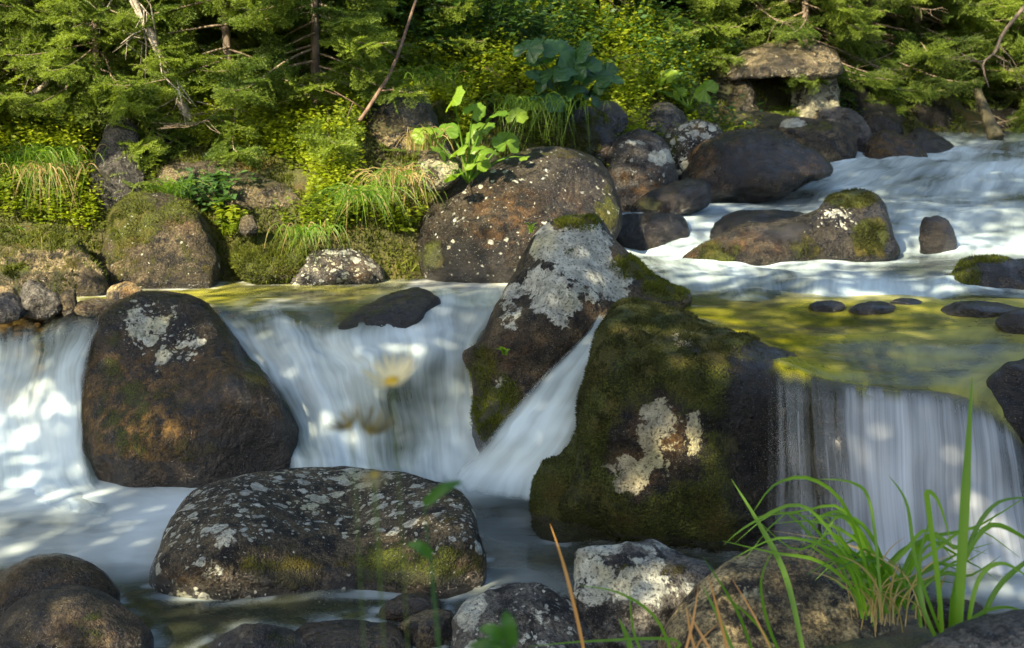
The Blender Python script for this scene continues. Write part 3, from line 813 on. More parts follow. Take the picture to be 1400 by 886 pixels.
for k, (lab, pts, d) in enumerate([
        ('wet black stone just breaking the golden water, leftmost of the row', [(1104, 422), (1115, 413), (1140, 411), (1155, 417), (1150, 425), (1120, 428)], 5.63),
        ('flat wet stone with blue glints, midway in the row in the golden water', [(1160, 424), (1180, 414), (1205, 412), (1225, 420), (1215, 428), (1175, 430)], 5.59),
        ('thin wet stone lying behind the middle of the row in the golden water', [(1215, 415), (1230, 408), (1252, 409), (1262, 415), (1245, 419), (1222, 419)], 5.79),
        ('long wet dark stone in the golden water near the right edge', [(1285, 426), (1305, 414), (1340, 412), (1380, 418), (1400, 426), (1350, 432), (1300, 431)], 5.56),
        ('brown stone at the right edge of the golden water', [(1360, 442), (1380, 426), (1410, 418), (1440, 430), (1430, 448), (1390, 450)], 5.22)]):
    rock('stone', lab, pts, M_BLUE if k < 4 else M_DARK, dc=d, zw=.69, lean=.03, wet=.8, wl=.02, amp=.03, N=60, M=18, group='wet stones breaking the golden water', sink=.5)
rock('stone', 'round stone under a smooth skin of water, left of the mossy hump boulder',
     [(972, 328), (982, 304), (1010, 292), (1060, 290), (1110, 296), (1120, 320), (1050, 335)], M_DARK, dc=7.6, zw=.75, lean=.15, wet=1., wl=.1)
rock('stone', 'wet mossy stone where the cascade parts below the slate boulder',
     [(864, 288), (880, 270), (910, 255), (945, 246), (970, 255), (965, 280), (920, 295), (880, 298)], M_DARK, dc=8.0, zw=.8, lean=.15, wet=.8, wl=.05, mb=[(885, 278, 20, 12, .7)])
rock('stone', 'rounded stone under the small curling fall on the far left of the cascade',
     [(820, 330), (835, 305), (865, 294), (905, 292), (935, 300), (940, 330), (890, 345)], M_DARK, dc=7.6, zw=.7, lean=.15, wet=1., wl=.1)

# --- cave on the far bank
rock('rock_slab', 'long overhanging slab that roofs the dark hollow on the far bank',
     [(998, 104), (1004, 82), (1038, 64), (1090, 58), (1134, 68), (1152, 88), (1145, 102), (1100, 108), (1060, 105), (1020, 105)], M_TAN, dc=10.9, zw=1.4, lean=.5, Tf=.25, Tb=.8, lichen=.4, chis=6, wl=0, sink=0)
rock('boulder', 'sunlit yellow pillar stone under the right end of the overhanging slab',
     [(1084, 172), (1083, 135), (1090, 108), (1112, 98), (1134, 96), (1144, 120), (1146, 150), (1134, 172), (1100, 178)], M_TAN, dc=11.2, zw=1.3, lean=.1, Tf=.35, lichen=.6, chis=8, ch=.78, wl=0)
rock('boulder', 'mossy stone under the left end of the overhanging slab',
     [(985, 170), (990, 130), (1003, 104), (1022, 106), (1032, 135), (1038, 165), (1018, 178)], M_TAN, dc=11.0, zw=1.3, lean=.1, moss=.4, wl=0)
rock('boulder', 'shaded mossy boulder left of the hollow on the far bank',
     [(950, 160), (958, 125), (980, 105), (1002, 112), (1012, 140), (1008, 165), (975, 172)], M_MOSSY, dc=11.0, zw=1.3, lean=.15, moss=.5, wl=0)
rock('rock', 'mossy sill of stones below the dark hollow',
     [(968, 182), (985, 160), (1020, 152), (1060, 158), (1090, 165), (1088, 182), (1040, 192), (990, 192)], M_TAN, dc=10.7, zw=1.2, lean=.15, moss=.55, wl=0)
rock('boulder', 'black rock standing in for the shade inside the hollow on the far bank',
     [(1000, 170), (1005, 90), (1060, 80), (1110, 88), (1115, 150), (1085, 176), (1040, 178)], M_BLACK, dc=12.4, zw=1.3, lean=.1, wl=0)  # black stone put in to give the hollow its deep shade
for lab, pts, d in [('grey shaded boulder right of the yellow pillar', [(1140, 165), (1144, 125), (1165, 108), (1190, 115), (1200, 140), (1190, 165), (1160, 172)], 11.9),
                    ('low shaded stone between the yellow pillar and the far shore boulders', [(1160, 175), (1170, 145), (1195, 136), (1222, 145), (1235, 165), (1215, 178)], 11.7),
                    ('dim mossy boulder under the spruces at the far right', [(1225, 180), (1235, 150), (1260, 138), (1290, 148), (1305, 172), (1280, 186)], 12.3),
                    ('dark boulder at the right edge behind the stream mouth', [(1290, 186), (1310, 150), (1345, 135), (1390, 140), (1430, 165), (1440, 186), (1360, 188)], 12.9)]:
    rock('boulder', lab, pts, M_MOSSY, dc=d, zw=1.3, lean=.15, moss=.3, wl=0, N=70, M=22, group='shaded boulders of the far bank')

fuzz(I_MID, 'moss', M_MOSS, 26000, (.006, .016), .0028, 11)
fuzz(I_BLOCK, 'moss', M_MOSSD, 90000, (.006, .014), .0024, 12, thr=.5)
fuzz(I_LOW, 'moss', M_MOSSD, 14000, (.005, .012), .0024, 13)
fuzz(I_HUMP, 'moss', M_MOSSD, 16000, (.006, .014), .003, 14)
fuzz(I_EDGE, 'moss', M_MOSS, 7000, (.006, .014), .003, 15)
fuzz(I_MOUND, 'moss', M_MOSS, 16000, (.010, .025), .004, 16)
fuzz(I_BANK, 'moss', M_MOSS, 9000, (.006, .014), .0035, 17)
fuzz(I_SLAB, 'moss', M_MOSS, 12000, (.008, .022), .004, 18)
fuzz(I_LEAFROCK, 'moss', M_MOSS, 5000, (.010, .025), .005, 19)
# ------------------------------------------------------------------ water
W_POOL = water_mat('pool_water', sx=4., sy=.8, streak=.5, tint=(.80, .72, .50), murk=(.12, .14, .085), murkfac=.25, foamcol=(.66, .79, .82), warp=.5)
W_UP = water_mat('upper_pool_water', sx=6., sy=2.0, ior=1.2, streak=1., tint=(.80, .76, .48), murk=(.42, .41, .008), murk2=(.04, .05, .005), murkfac=.6)  # gold and olive streaks: mossy bed and forest reflections painted into the murk
W_FALL = water_mat('fall_water', sx=16., sy=.9, streak=.7, tint=(.60, .66, .62), murk=(.09, .115, .06), murkfac=.42, foamcol=(.70, .84, .87), soft=1.35)
W_RAP = water_mat('rapids_water', sx=14., sy=.8, streak=.55, soft=1.3, s4y=.9, tint=(.50, .58, .55), murk=(.075, .10, .09), murkfac=.5, foamcol=(.60, .75, .79))
W_CURT = water_mat('curtain_water', sx=26., sy=.5, streak=1.1, tint=(.8, .76, .62), murkfac=.08, foamcol=(.62, .68, .71), warp=.03)


from mathutils.kdtree import KDTree
_rv = np.concatenate([r_[1][::2] for r_ in ROCKS])
_kd = KDTree(len(_rv))
for _i, _p in enumerate(_rv):
    _kd.insert(_p, _i)
_kd.balance()


def collar(X, width, amount):
    """White water gathers in a broken collar where the stream meets stone."""
    d = np.array([_kd.find(p)[2] for p in X])
    return amount * np.exp(-(d / width) ** 2) * sm(-.35, .35, fbm(X * 9, 3))


def sheet(name, rows, mat, nu=90, nv=120, edge=(1, 1, 1, 1), ew=(.14, .10), bump=.012, fq=(9., 1.6), depths='d', seed=0, fs=1., zoff=0.):
    """Water skin lofted through rows of (u, v, depth or height, foam), upstream to downstream."""
    A = np.array(rows, float)
    Q = np.concatenate([P(A[..., 0], A[..., 1], A[..., 2]) if depths == 'd' else Pz(A[..., 0], A[..., 1], A[..., 2]), A[..., 3:4]], -1)
    Q = cr(Q, nv)
    Q = np.swapaxes(cr(np.swapaxes(Q, 0, 1), nu), 0, 1)
    X, foam = Q[..., :3], np.clip(Q[..., 3] * fs, 0, 1.3)
    lu = np.concatenate([np.zeros((nv, 1)), np.cumsum(np.linalg.norm(np.diff(X, axis=1), axis=-1), 1)], 1)
    lv = np.concatenate([np.zeros((1, nu)), np.cumsum(np.linalg.norm(np.diff(X, axis=0), axis=-1), 0)], 0)
    a = np.linspace(0, 1, nu)[None] * lu.mean(0)[-1] * np.ones((nv, 1))
    b = lv.mean(1)[:, None] * np.ones((1, nu))
    n = np.cross(np.gradient(X, axis=1), np.gradient(X, axis=0))
    n /= np.linalg.norm(n, axis=-1)[..., None] + 1e-9
    w = fbm(np.stack([a * fq[0], b * fq[1], 0 * a + seed], -1), 3)
    X = X + n * (w * bump * (.3 + np.minimum(foam, 1)))[..., None]
    if 'fall' not in name and 'slide' not in name and 'golden' not in name:
        foam = np.clip(foam + collar(X.reshape(-1, 3), .07, .5).reshape(foam.shape), 0, 1.3)
    X = X + np.array([0, 0, zoff]) * (.25 + .75 * sm(1., .8, np.linspace(0, 1, nv)))[:, None, None]
    s = np.linspace(0, 1, nu)[None]; t = np.linspace(0, 1, nv)[:, None]
    e = np.ones((nv, nu))
    if edge[0]: e = e * np.minimum(1, s / ew[0])
    if edge[1]: e = e * np.minimum(1, (1 - s) / ew[0])
    if edge[2]: e = e * np.minimum(1, t / ew[1])
    if edge[3]: e = e * np.minimum(1, (1 - t) / ew[1])
    i = (np.arange(nv - 1)[:, None] * nu + np.arange(nu - 1)[None]).ravel()
    f = np.stack([i, i + nu, i + nu + 1, i + 1], -1)
    o = mesh_np(name, X.reshape(-1, 3), [f], mat, attrs={'foam': foam.ravel(), 'edge': e.ravel()}, uv=np.stack([a, b], -1).reshape(-1, 2))
    return tag(o, kind='structure')


def flat(name, x0, x1, y0, y1, zf, mat, fb, nx=160, ny=120, bump=.006, base=0.):
    """A still reach of water; foam drifts are placed by (u, v, ru, rv, amount)."""
    xs, ys = np.linspace(x0, x1, nx), np.linspace(y0, y1, ny)
    X, Y = np.meshgrid(xs, ys)
    Z = zf(X, Y) + bump * fbm(np.stack([X * 1.2, Y * 3.5, 0 * X], -1), 3)
    V = np.stack([X, Y, Z], -1).reshape(-1, 3)
    u, v, _ = px(V)
    i = (np.arange(ny - 1)[:, None] * nx + np.arange(nx - 1)[None]).ravel()
    f = np.stack([i, i + 1, i + nx + 1, i + nx], -1)
    o = mesh_np(name, V, [f], mat, attrs={'foam': np.maximum(blobs(u, v, base, fb), collar(V, .04, .42)), 'edge': np.ones(len(V))}, uv=np.stack([Y.ravel(), X.ravel()], -1))
    return tag(o, kind='structure')


# front pool
flat('pool_water', -3.2, 3.0, 2.9, 6.1, lambda x, y: 0 * x, W_POOL,
     [(60, 660, 230, 60, 1.), (230, 690, 190, 60, .85), (60, 745, 230, 50, .6), (420, 640, 160, 40, .9), (640, 650, 150, 42, 1.05), (560, 690, 120, 50, .5), (720, 690, 80, 60, .35), (700, 800, 90, 30, .22),
      (1400, 760, 120, 70, 1.1), (1250, 765, 150, 30, .8), (1050, 760, 60, 15, .3), (-200, 700, 300, 100, .8), (270, 815, 60, 7, .5), (560, 814, 120, 6, .4)], nx=300, ny=200)
# upper pool on the left
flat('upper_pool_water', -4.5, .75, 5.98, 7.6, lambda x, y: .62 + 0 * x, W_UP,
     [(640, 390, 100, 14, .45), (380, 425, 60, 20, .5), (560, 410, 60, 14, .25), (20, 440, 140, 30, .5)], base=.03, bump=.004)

# middle fall, between the tall brown boulder and the pointed one
D = lambda v: np.interp(v, [390, 410, 430, 470, 510, 560, 610, 650, 664, 692], [6.3, 6.12, 6.0, 5.86, 5.76, 5.64, 5.54, 5.40, 5.3, 5.07])
def R_(pts):
    return [(u, v, D(v) + (q[0] if q else 0), f) for (u, v, f, *q) in pts]
sheet('waterfall', [
    R_([(270, 404, 0.), (330, 402, 0.), (385, 402, 0.), (440, 402, 0.), (500, 396, 0.), (560, 390, .05), (620, 388, .25), (700, 382, .4)]),
    R_([(285, 422, .1), (335, 422, .05), (385, 420, .25), (440, 422, .0), (500, 414, 0.), (560, 404, .05), (625, 402, .3), (695, 398, .5)]),
    R_([(300, 440, .6), (345, 450, .25), (390, 436, .6), (440, 452, .2), (495, 440, .05, -.1), (560, 428, .15, -.1), (625, 425, .55), (685, 420, .7)]),
    R_([(318, 462, .75), (362, 474, .8), (405, 472, .9), (450, 478, .8), (500, 474, .8, -.16), (560, 462, .7, -.12), (620, 455, .6), (668, 452, .7)]),
    R_([(342, 494, .35), (385, 506, .65), (425, 508, .85), (465, 506, .6, -.05), (510, 496, .7, -.20), (560, 492, .5, -.15), (612, 494, .6, -.05), (650, 498, .7)]),
    R_([(370, 540, .2), (405, 548, .55), (440, 550, .8), (475, 548, .5), (520, 545, .45, -.10), (565, 540, .2, -.04), (612, 540, .6), (652, 545, .8)]),
    R_([(388, 590, .4), (420, 595, .65), (455, 598, .8), (490, 598, .6), (530, 596, .55), (575, 592, .4), (618, 590, .75), (660, 590, .9)]),
    R_([(395, 630, .6), (430, 634, .75), (465, 636, .85), (500, 637, .8), (540, 637, .8), (582, 636, .8), (626, 634, .95), (672, 630, 1.0)]),
    R_([(392, 655, .6), (432, 658, .7), (470, 660, .8), (508, 660, .85), (548, 660, .85), (590, 660, .9), (636, 660, 1.), (690, 660, 1.)]),
    R_([(390, 684, .5), (432, 688, .6), (475, 690, .7), (520, 690, .7), (560, 690, .7), (604, 690, .7), (656, 690, .75), (715, 688, .75)])],
    W_FALL, nu=150, nv=150, edge=(1, 1, 1, 1), ew=(.05, .15), bump=.05, fq=(3.0, 2.4), fs=1.0)
# narrow slide between the pointed boulder and the mossy block
sheet('water_slide', [
    [(815, 428, 5.45, .35), (827, 428, 5.43, .45), (838, 428, 5.42, .5), (850, 426, 5.4, .35)],
    [(800, 455, 5.30, .4), (817, 458, 5.26, .6), (829, 458, 5.24, .7), (842, 452, 5.25, .5)],
    [(752, 500, 5.2, .5), (788, 505, 5.14, .75), (810, 506, 5.11, .6), (830, 502, 5.14, .4)],
    [(698, 555, 5.14, .6), (750, 560, 5.05, .85), (790, 562, 5.0, .6), (815, 558, 5.05, .3)],
    [(655, 605, 5.12, .8), (715, 612, 5.02, .9), (765, 618, 4.96, .7), (800, 616, 5.0, .4)],
    [(620, 640, 5.2, 1.), (685, 652, 5.05, 1.), (742, 664, 4.94, .8), (785, 664, 4.93, .4)],
    [(600, 670, 5.15, .8), (672, 682, 5.0, .75), (735, 692, 4.87, .5), (785, 692, 4.83, .2)]],
    W_FALL, nu=80, nv=130, ew=(.2, .10), bump=.014, fq=(4., 1.4), seed=4)
# falls at the left edge
sheet('left_fall', [
    [(-60, 436, 6.0, .3), (0, 438, 6.0, .35), (50, 436, 6.0, .3), (100, 428, 6.0, .25), (160, 418, 6.05, .1)],
    [(-60, 462, 5.9, .75), (0, 466, 5.9, .7), (45, 462, 5.88, .55), (95, 450, 5.8, .4), (150, 432, 5.85, .3)],
    [(-60, 505, 5.8, .8), (-10, 510, 5.8, .9), (35, 508, 5.78, .6), (80, 492, 5.7, .45), (130, 468, 5.7, .5)],
    [(-60, 550, 5.7, 1.), (-10, 552, 5.7, 1.), (30, 555, 5.68, .85), (75, 545, 5.6, .9), (118, 520, 5.6, .75)],
    [(-60, 595, 5.6, .9), (-10, 598, 5.6, 1.), (32, 602, 5.58, .95), (75, 602, 5.5, 1.), (115, 585, 5.5, .9)],
    [(-60, 640, 5.45, .7), (-10, 640, 5.45, .8), (35, 642, 5.43, .8), (80, 645, 5.4, .85), (125, 640, 5.4, .8)],
    [(-60, 665, 5.35, .75), (-10, 668, 5.35, .8), (38, 668, 5.33, .85), (88, 670, 5.3, .8), (140, 668, 5.3, .7)],
    [(-60, 690, 5.12, .7), (-10, 692, 5.12, .75), (42, 694, 5.1, .75), (98, 694, 5.08, .7), (165, 688, 5.1, .6)],
    [(-60, 722, 4.85, .5), (-10, 724, 4.85, .5), (48, 726, 4.84, .5), (112, 724, 4.84, .5), (195, 716, 4.87, .4)]],
    W_FALL, nu=90, nv=110, edge=(0, 1, 1, 1), ew=(.14, .24), bump=.04, fq=(2.6, 2.4), seed=8)
# rapids from the upper right, the golden reach over the block, and the broad curtain at its front
def RZ(v, us, fs, d):
    return [(u, v, d, f * (.50 if v < 340 else .75)) for u, f, dv in zip(us, fs, [0] * len(us))]
sheet('rapids_water', [
    RZ(183, [1230, 1265, 1300, 1335, 1370, 1410, 1450, 1500], [.1, .1, .12, .12, .1, .12, .12, .12], 12.3),
    RZ(194, [1180, 1225, 1270, 1315, 1355, 1400, 1450, 1510], [.2, .2, .25, .3, .3, .3, .3, .3], 11.95),
    RZ(210, [1120, 1175, 1230, 1280, 1330, 1385, 1450, 1520], [.5, .5, .5, .6, .55, .5, .5, .5], 11.3),
    RZ(226, [1080, 1140, 1195, 1250, 1310, 1375, 1450, 1520], [.9, 1.3, 1.1, 1.1, 1.0, .9, .9, .9], 10.2),
    RZ(250, [960, 1050, 1130, 1200, 1280, 1360, 1450, 1520], [.5, .6, .75, .7, .75, .8, .8, .8], 9.65),
    RZ(276, [880, 980, 1070, 1160, 1250, 1350, 1450, 1520], [1.2, 1.4, .9, .8, .75, .7, .7, .7], 9.1),
    RZ(300, [820, 920, 1030, 1130, 1230, 1340, 1450, 1520], [.4, .8, .4, .9, 1.0, 1.05, 1.0, .9], 8.25),
    RZ(325, [810, 905, 1020, 1120, 1220, 1335, 1450, 1520], [1.1, 1.25, .6, .6, .9, .95, .9, .9], 7.85),
    RZ(348, [820, 905, 1015, 1115, 1215, 1330, 1450, 1520], [1.0, 1.1, .7, .7, 1.1, 1.25, 1.1, .9], 7.5),
    RZ(366, [850, 925, 1020, 1115, 1215, 1330, 1450, 1520], [.3, .6, .7, .5, .25, .2, .2, .2], 7.0),
    RZ(382, [870, 935, 1020, 1115, 1215, 1330, 1450, 1520], [.2, .6, 1., .6, .15, .1, .2, .2], 6.58),
    [(880, 396, 6.26, .15), (945, 400, 6.18, .3), (1030, 404, 6.1, .5), (1120, 402, 6.13, .6), (1220, 404, 6.1, .6), (1335, 401, 6.15, .45), (1450, 402, 6.13, .4), (1520, 400, 6.15, .4)],
    [(890, 404, 6.08, 0.), (955, 411, 5.94, 0.), (1040, 418, 5.83, .05), (1130, 413, 5.9, .1), (1225, 416, 5.86, .1), (1340, 410, 5.95, 0.), (1450, 413, 5.9, 0.), (1520, 410, 5.95, 0.)]],
    W_RAP, nu=170, nv=170, edge=(1, 0, 1, 0), ew=(.03, .10), bump=.06, fq=(1.7, 2.2), seed=12, zoff=.045, fs=.98)
def row(us, vs, ds, fs):
    return [(u, v, d, f) for u, v, d, f in zip(us, vs, ds, fs)]
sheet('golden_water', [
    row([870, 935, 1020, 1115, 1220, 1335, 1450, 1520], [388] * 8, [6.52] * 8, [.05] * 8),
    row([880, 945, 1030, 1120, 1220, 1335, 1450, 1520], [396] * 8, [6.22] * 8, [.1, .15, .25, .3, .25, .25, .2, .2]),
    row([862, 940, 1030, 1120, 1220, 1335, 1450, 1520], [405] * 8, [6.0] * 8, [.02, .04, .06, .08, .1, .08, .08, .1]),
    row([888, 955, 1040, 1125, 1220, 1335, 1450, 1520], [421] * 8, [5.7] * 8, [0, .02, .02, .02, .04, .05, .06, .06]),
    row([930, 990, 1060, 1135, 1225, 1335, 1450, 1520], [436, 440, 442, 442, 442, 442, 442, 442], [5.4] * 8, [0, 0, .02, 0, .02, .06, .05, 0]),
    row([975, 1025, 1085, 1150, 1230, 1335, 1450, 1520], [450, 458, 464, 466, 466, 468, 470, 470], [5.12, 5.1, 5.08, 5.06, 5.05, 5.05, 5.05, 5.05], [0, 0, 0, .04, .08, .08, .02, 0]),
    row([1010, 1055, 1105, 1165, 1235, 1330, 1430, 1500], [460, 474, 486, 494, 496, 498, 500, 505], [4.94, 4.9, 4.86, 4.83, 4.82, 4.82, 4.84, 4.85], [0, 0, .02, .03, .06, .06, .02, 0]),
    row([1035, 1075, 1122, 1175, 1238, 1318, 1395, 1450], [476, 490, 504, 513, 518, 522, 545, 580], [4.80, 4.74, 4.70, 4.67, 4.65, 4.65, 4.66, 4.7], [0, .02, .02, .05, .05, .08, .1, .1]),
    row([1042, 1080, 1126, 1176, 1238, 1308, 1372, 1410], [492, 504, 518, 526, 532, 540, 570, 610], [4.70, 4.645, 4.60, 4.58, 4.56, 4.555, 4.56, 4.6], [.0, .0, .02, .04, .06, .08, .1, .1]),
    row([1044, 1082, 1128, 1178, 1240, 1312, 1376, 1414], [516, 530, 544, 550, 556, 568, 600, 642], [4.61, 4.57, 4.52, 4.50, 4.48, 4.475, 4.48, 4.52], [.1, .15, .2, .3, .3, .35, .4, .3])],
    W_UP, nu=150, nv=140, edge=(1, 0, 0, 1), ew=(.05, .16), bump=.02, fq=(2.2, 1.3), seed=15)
sheet('waterfall', [
    row([1042, 1080, 1126, 1176, 1238, 1308, 1372, 1410], [492, 504, 518, 526, 532, 540, 570, 610], [4.70, 4.645, 4.60, 4.58, 4.56, 4.555, 4.56, 4.6], [.02, .05, .05, .1, .1, .1, .1, .1]),
    row([1044, 1082, 1128, 1178, 1240, 1312, 1376, 1414], [520, 532, 542, 550, 556, 566, 596, 640], [4.62, 4.58, 4.53, 4.51, 4.49, 4.485, 4.49, 4.53], [.15, .25, .25, .6, .62, .65, .7, .4]),
    row([1044, 1084, 1130, 1180, 1242, 1316, 1382, 1420], [570, 580, 590, 598, 604, 612, 636, 670], [4.58, 4.53, 4.48, 4.45, 4.43, 4.42, 4.43, 4.47], [.2, .3, .35, .6, .7, .8, .75, .45]),
    row([1042, 1086, 1134, 1184, 1246, 1320, 1388, 1430], [640, 648, 656, 662, 668, 676, 694, 720], [4.54, 4.49, 4.43, 4.40, 4.38, 4.37, 4.38, 4.42], [.2, .38, .42, .55, .7, .85, .85, .6]),
    row([1040, 1088, 1138, 1190, 1252, 1326, 1396, 1440], [705, 712, 720, 726, 732, 738, 748, 765], [4.50, 4.44, 4.38, 4.35, 4.33, 4.32, 4.33, 4.36], [.15, .42, .5, .55, .75, .95, 1., .9]),
    row([1038, 1090, 1142, 1196, 1258, 1332, 1404, 1450], [752, 760, 768, 774, 780, 786, 792, 800], [4.46, 4.38, 4.32, 4.29, 4.27, 4.26, 4.27, 4.30], [.1, .3, .5, .6, .8, 1., 1.1, 1.])],
    W_CURT, nu=150, nv=120, edge=(1, 1, 0, 1), ew=(.16, .06), bump=.012, fq=(10., .8), seed=20, fs=.74)
# ------------------------------------------------------------------ vegetation
NEEDLE = leaf_mat('spruce_needles', (.045, .088, .014), (.20, .27, .035), .42, rough=.6)
NEEDLE_D = leaf_mat('dark_spruce_needles', (.032, .058, .014), (.11, .16, .024), .38, rough=.6)
LEAFG = leaf_mat('bilberry_leaves', (.07, .12, .010), (.30, .36, .02), .5)
LEAFD = leaf_mat('herb_leaves', (.03, .075, .025), (.08, .16, .035), .42)
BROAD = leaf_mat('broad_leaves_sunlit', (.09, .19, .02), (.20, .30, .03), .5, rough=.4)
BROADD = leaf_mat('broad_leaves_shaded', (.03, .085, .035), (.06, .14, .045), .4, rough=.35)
GRASS = leaf_mat('grass_blades', (.05, .13, .012), (.16, .26, .02), .45, dry=(.42, .27, .08), rough=.4)
GRASSF = leaf_mat('tall_grass_blades', (.05, .15, .010), (.15, .30, .02), .45, dry=(.45, .24, .06), rough=.35)
STRAW = leaf_mat('straw_blades', (.22, .16, .06), (.40, .31, .14), .35, rough=.6)
BARK = bark_mat('spruce_bark', (.045, .034, .024), (.16, .125, .09))
TWIG = bark_mat('dead_twigs', (.10, .075, .05), (.30, .24, .17), 40)
PALE = bark_mat('pale_dead_wood', (.16, .14, .11), (.42, .38, .31), 30)


def gz(x, y):
    return float(ground(np.array([x]), np.array([y]))[0][0])


def needles(stem, r, sp=.0085, ln=.018, w=.0034):
    """Needles as slim triangles along a stem polyline."""
    d = np.diff(stem, axis=0)
    L = np.linalg.norm(d, axis=1)
    n = max(3, int(L.sum() / sp))
    t = np.linspace(0, len(d) - 1e-6, n)
    i = t.astype(int)
    p = stem[i] + d[i] * (t - i)[:, None]
    a = d[i] / (L[i][:, None] + 1e-9)
    side = np.cross(a, [0, 0, 1.]); side /= np.linalg.norm(side, axis=1)[:, None] + 1e-9
    up = np.cross(side, a)
    T = []
    for k, base in enumerate((.15, math.pi - .15, 1.2 if n % 2 else 1.9)):
        th = base + r.normal(size=n) * .35
        dr = a * .75 + (np.cos(th)[:, None] * side + np.sin(th)[:, None] * up * .8)
        dr /= np.linalg.norm(dr, axis=1)[:, None]
        wv = np.cross(dr, r.normal(size=(n, 3))); wv /= np.linalg.norm(wv, axis=1)[:, None]
        l = ln * r.uniform(.7, 1.15, (n, 1))
        T.append(np.stack([p - wv * w, p + wv * w, p + dr * l], 1))
    return np.concatenate(T)


def twig_template(L, r):
    x = np.linspace(0, 1, 5)
    st = np.stack([x * L, .04 * L * np.sin(x * 3), -.10 * L * x ** 2], -1)
    T = [needles(st, r)]
    if L > .1:
        for s in np.arange(.22, .92, .035 / L):
            for sg in (-1, 1):
                l2 = L * .5 * (1 - s) + .02
                b = np.array([s * L, 0, -.1 * L * s * s])
                ss = b + np.linspace(0, 1, 3)[:, None] * np.array([l2 * .72, sg * l2 * .68, -.12 * l2])
                T.append(needles(ss, r))
    return np.concatenate(T)


_r = np.random.default_rng(5)
TW = [(l, [twig_template(l, _r) for _ in range(3)]) for l in (.07, .13, .20)]


def spruce_arrays(seed, H, Lmax, step=.14, droop=.42, dead=.2, zlow=.15):
    r = np.random.default_rng(seed)
    tr, lim = MB(), MB()
    zs = np.linspace(0, H, 9)
    lean = r.normal(size=2) * .03
    tp = np.stack([lean[0] * zs + .03 * np.sin(zs), lean[1] * zs, zs], -1)
    tr.tube(tp, np.linspace(.022 * H, .006, 9), 8)
    parts, tints = [], []
    h = zlow
    while h < H * .97:
        for _ in range(r.integers(4, 6)):
            a = r.uniform(0, 2 * math.pi)
            Lb = Lmax * (1 - h / H) ** .75 * r.uniform(.7, 1.1) + .12
            dr = droop * r.uniform(.5, 1.4)
            s = np.linspace(0, 1, 8)
            hor = s * Lb
            zz = h + r.uniform(-.05, .05) - dr * Lb * s ** 1.2 + .22 * Lb * dr * 2 * s ** 4
            wob = .06 * Lb * np.sin(s * r.uniform(2, 5) + r.uniform(0, 6))
            ca, sa = math.cos(a), math.sin(a)
            bx = np.interp(h, zs, tp[:, 0]); by = np.interp(h, zs, tp[:, 1])
            B = np.stack([bx + hor * ca - wob * sa, by + hor * sa + wob * ca, zz], -1)
            lim.tube(B, np.linspace(.004 + .006 * Lb, .0015, 8), 4, cap=False)
            isdead = r.random() < dead * (1.5 if h < H * .3 else .3)
            tt = r.uniform(.05, .9)
            st0 = .25 if Lb > .5 else .05
            for q in np.arange(st0, 1.0, .042 / Lb):
                for sg in (-1, 1):
                    k = q * 7; i0 = min(int(k), 6)
                    p = B[i0] + (B[i0 + 1] - B[i0]) * (k - i0)
                    ax = (B[i0 + 1] - B[i0]); ax /= np.linalg.norm(ax)
                    lt = min(.24, .62 * Lb * (1 - q) + .05) * r.uniform(.7, 1.15)
                    sd = np.array([-sa, ca, 0]) * sg
                    ang = r.uniform(.65, 1.05)
                    d = ax * math.cos(ang) + sd * math.sin(ang) + np.array([0, 0, r.normal() * .35 - .15])
                    d /= np.linalg.norm(d)
                    if isdead:
                        if r.random() < .55:
                            e1 = p + d * lt * 1.3
                            lim.tube(np.array([p, p + d * lt * .7 + r.normal(size=3) * .01, e1]), [.0022, .0016, .001], 3, cap=False)
                        continue
                    if r.random() < .08:
                        continue
                    ti = 0 if lt < .1 else (1 if lt < .165 else 2)
                    T = TW[ti][1][r.integers(3)] * (lt / TW[ti][0])
                    up = np.array([0, 0, 1.]) + r.normal(size=3) * .55
                    y = np.cross(up, d); y /= np.linalg.norm(y)
                    z = np.cross(d, y)
                    parts.append(p + T @ np.stack([d, y, z]))
                    tints.append(np.full(len(T) * 3, np.clip(tt * .6 + .5 * q ** 2 + r.normal() * .12, 0, 1)))
        h += step * r.uniform(.7, 1.2) * (1 + .5 * h / H)
    V = np.concatenate([p.reshape(-1, 3) for p in parts])
    return tr, lim, V, np.concatenate(tints)


def spruce_proto(seed, H, Lmax, mat, **kw):
    tr, lim, V, t = spruce_arrays(seed, H, Lmax, **kw)
    e = empty('spruce_tree', (0, 0, 0))
    tr.build('trunk', BARK, e)
    lim.build('limbs', TWIG, e)
    mesh_np('crown', V, [np.arange(len(V)).reshape(-1, 3)], mat, e, {'tint': t}, smooth=False)
    return e


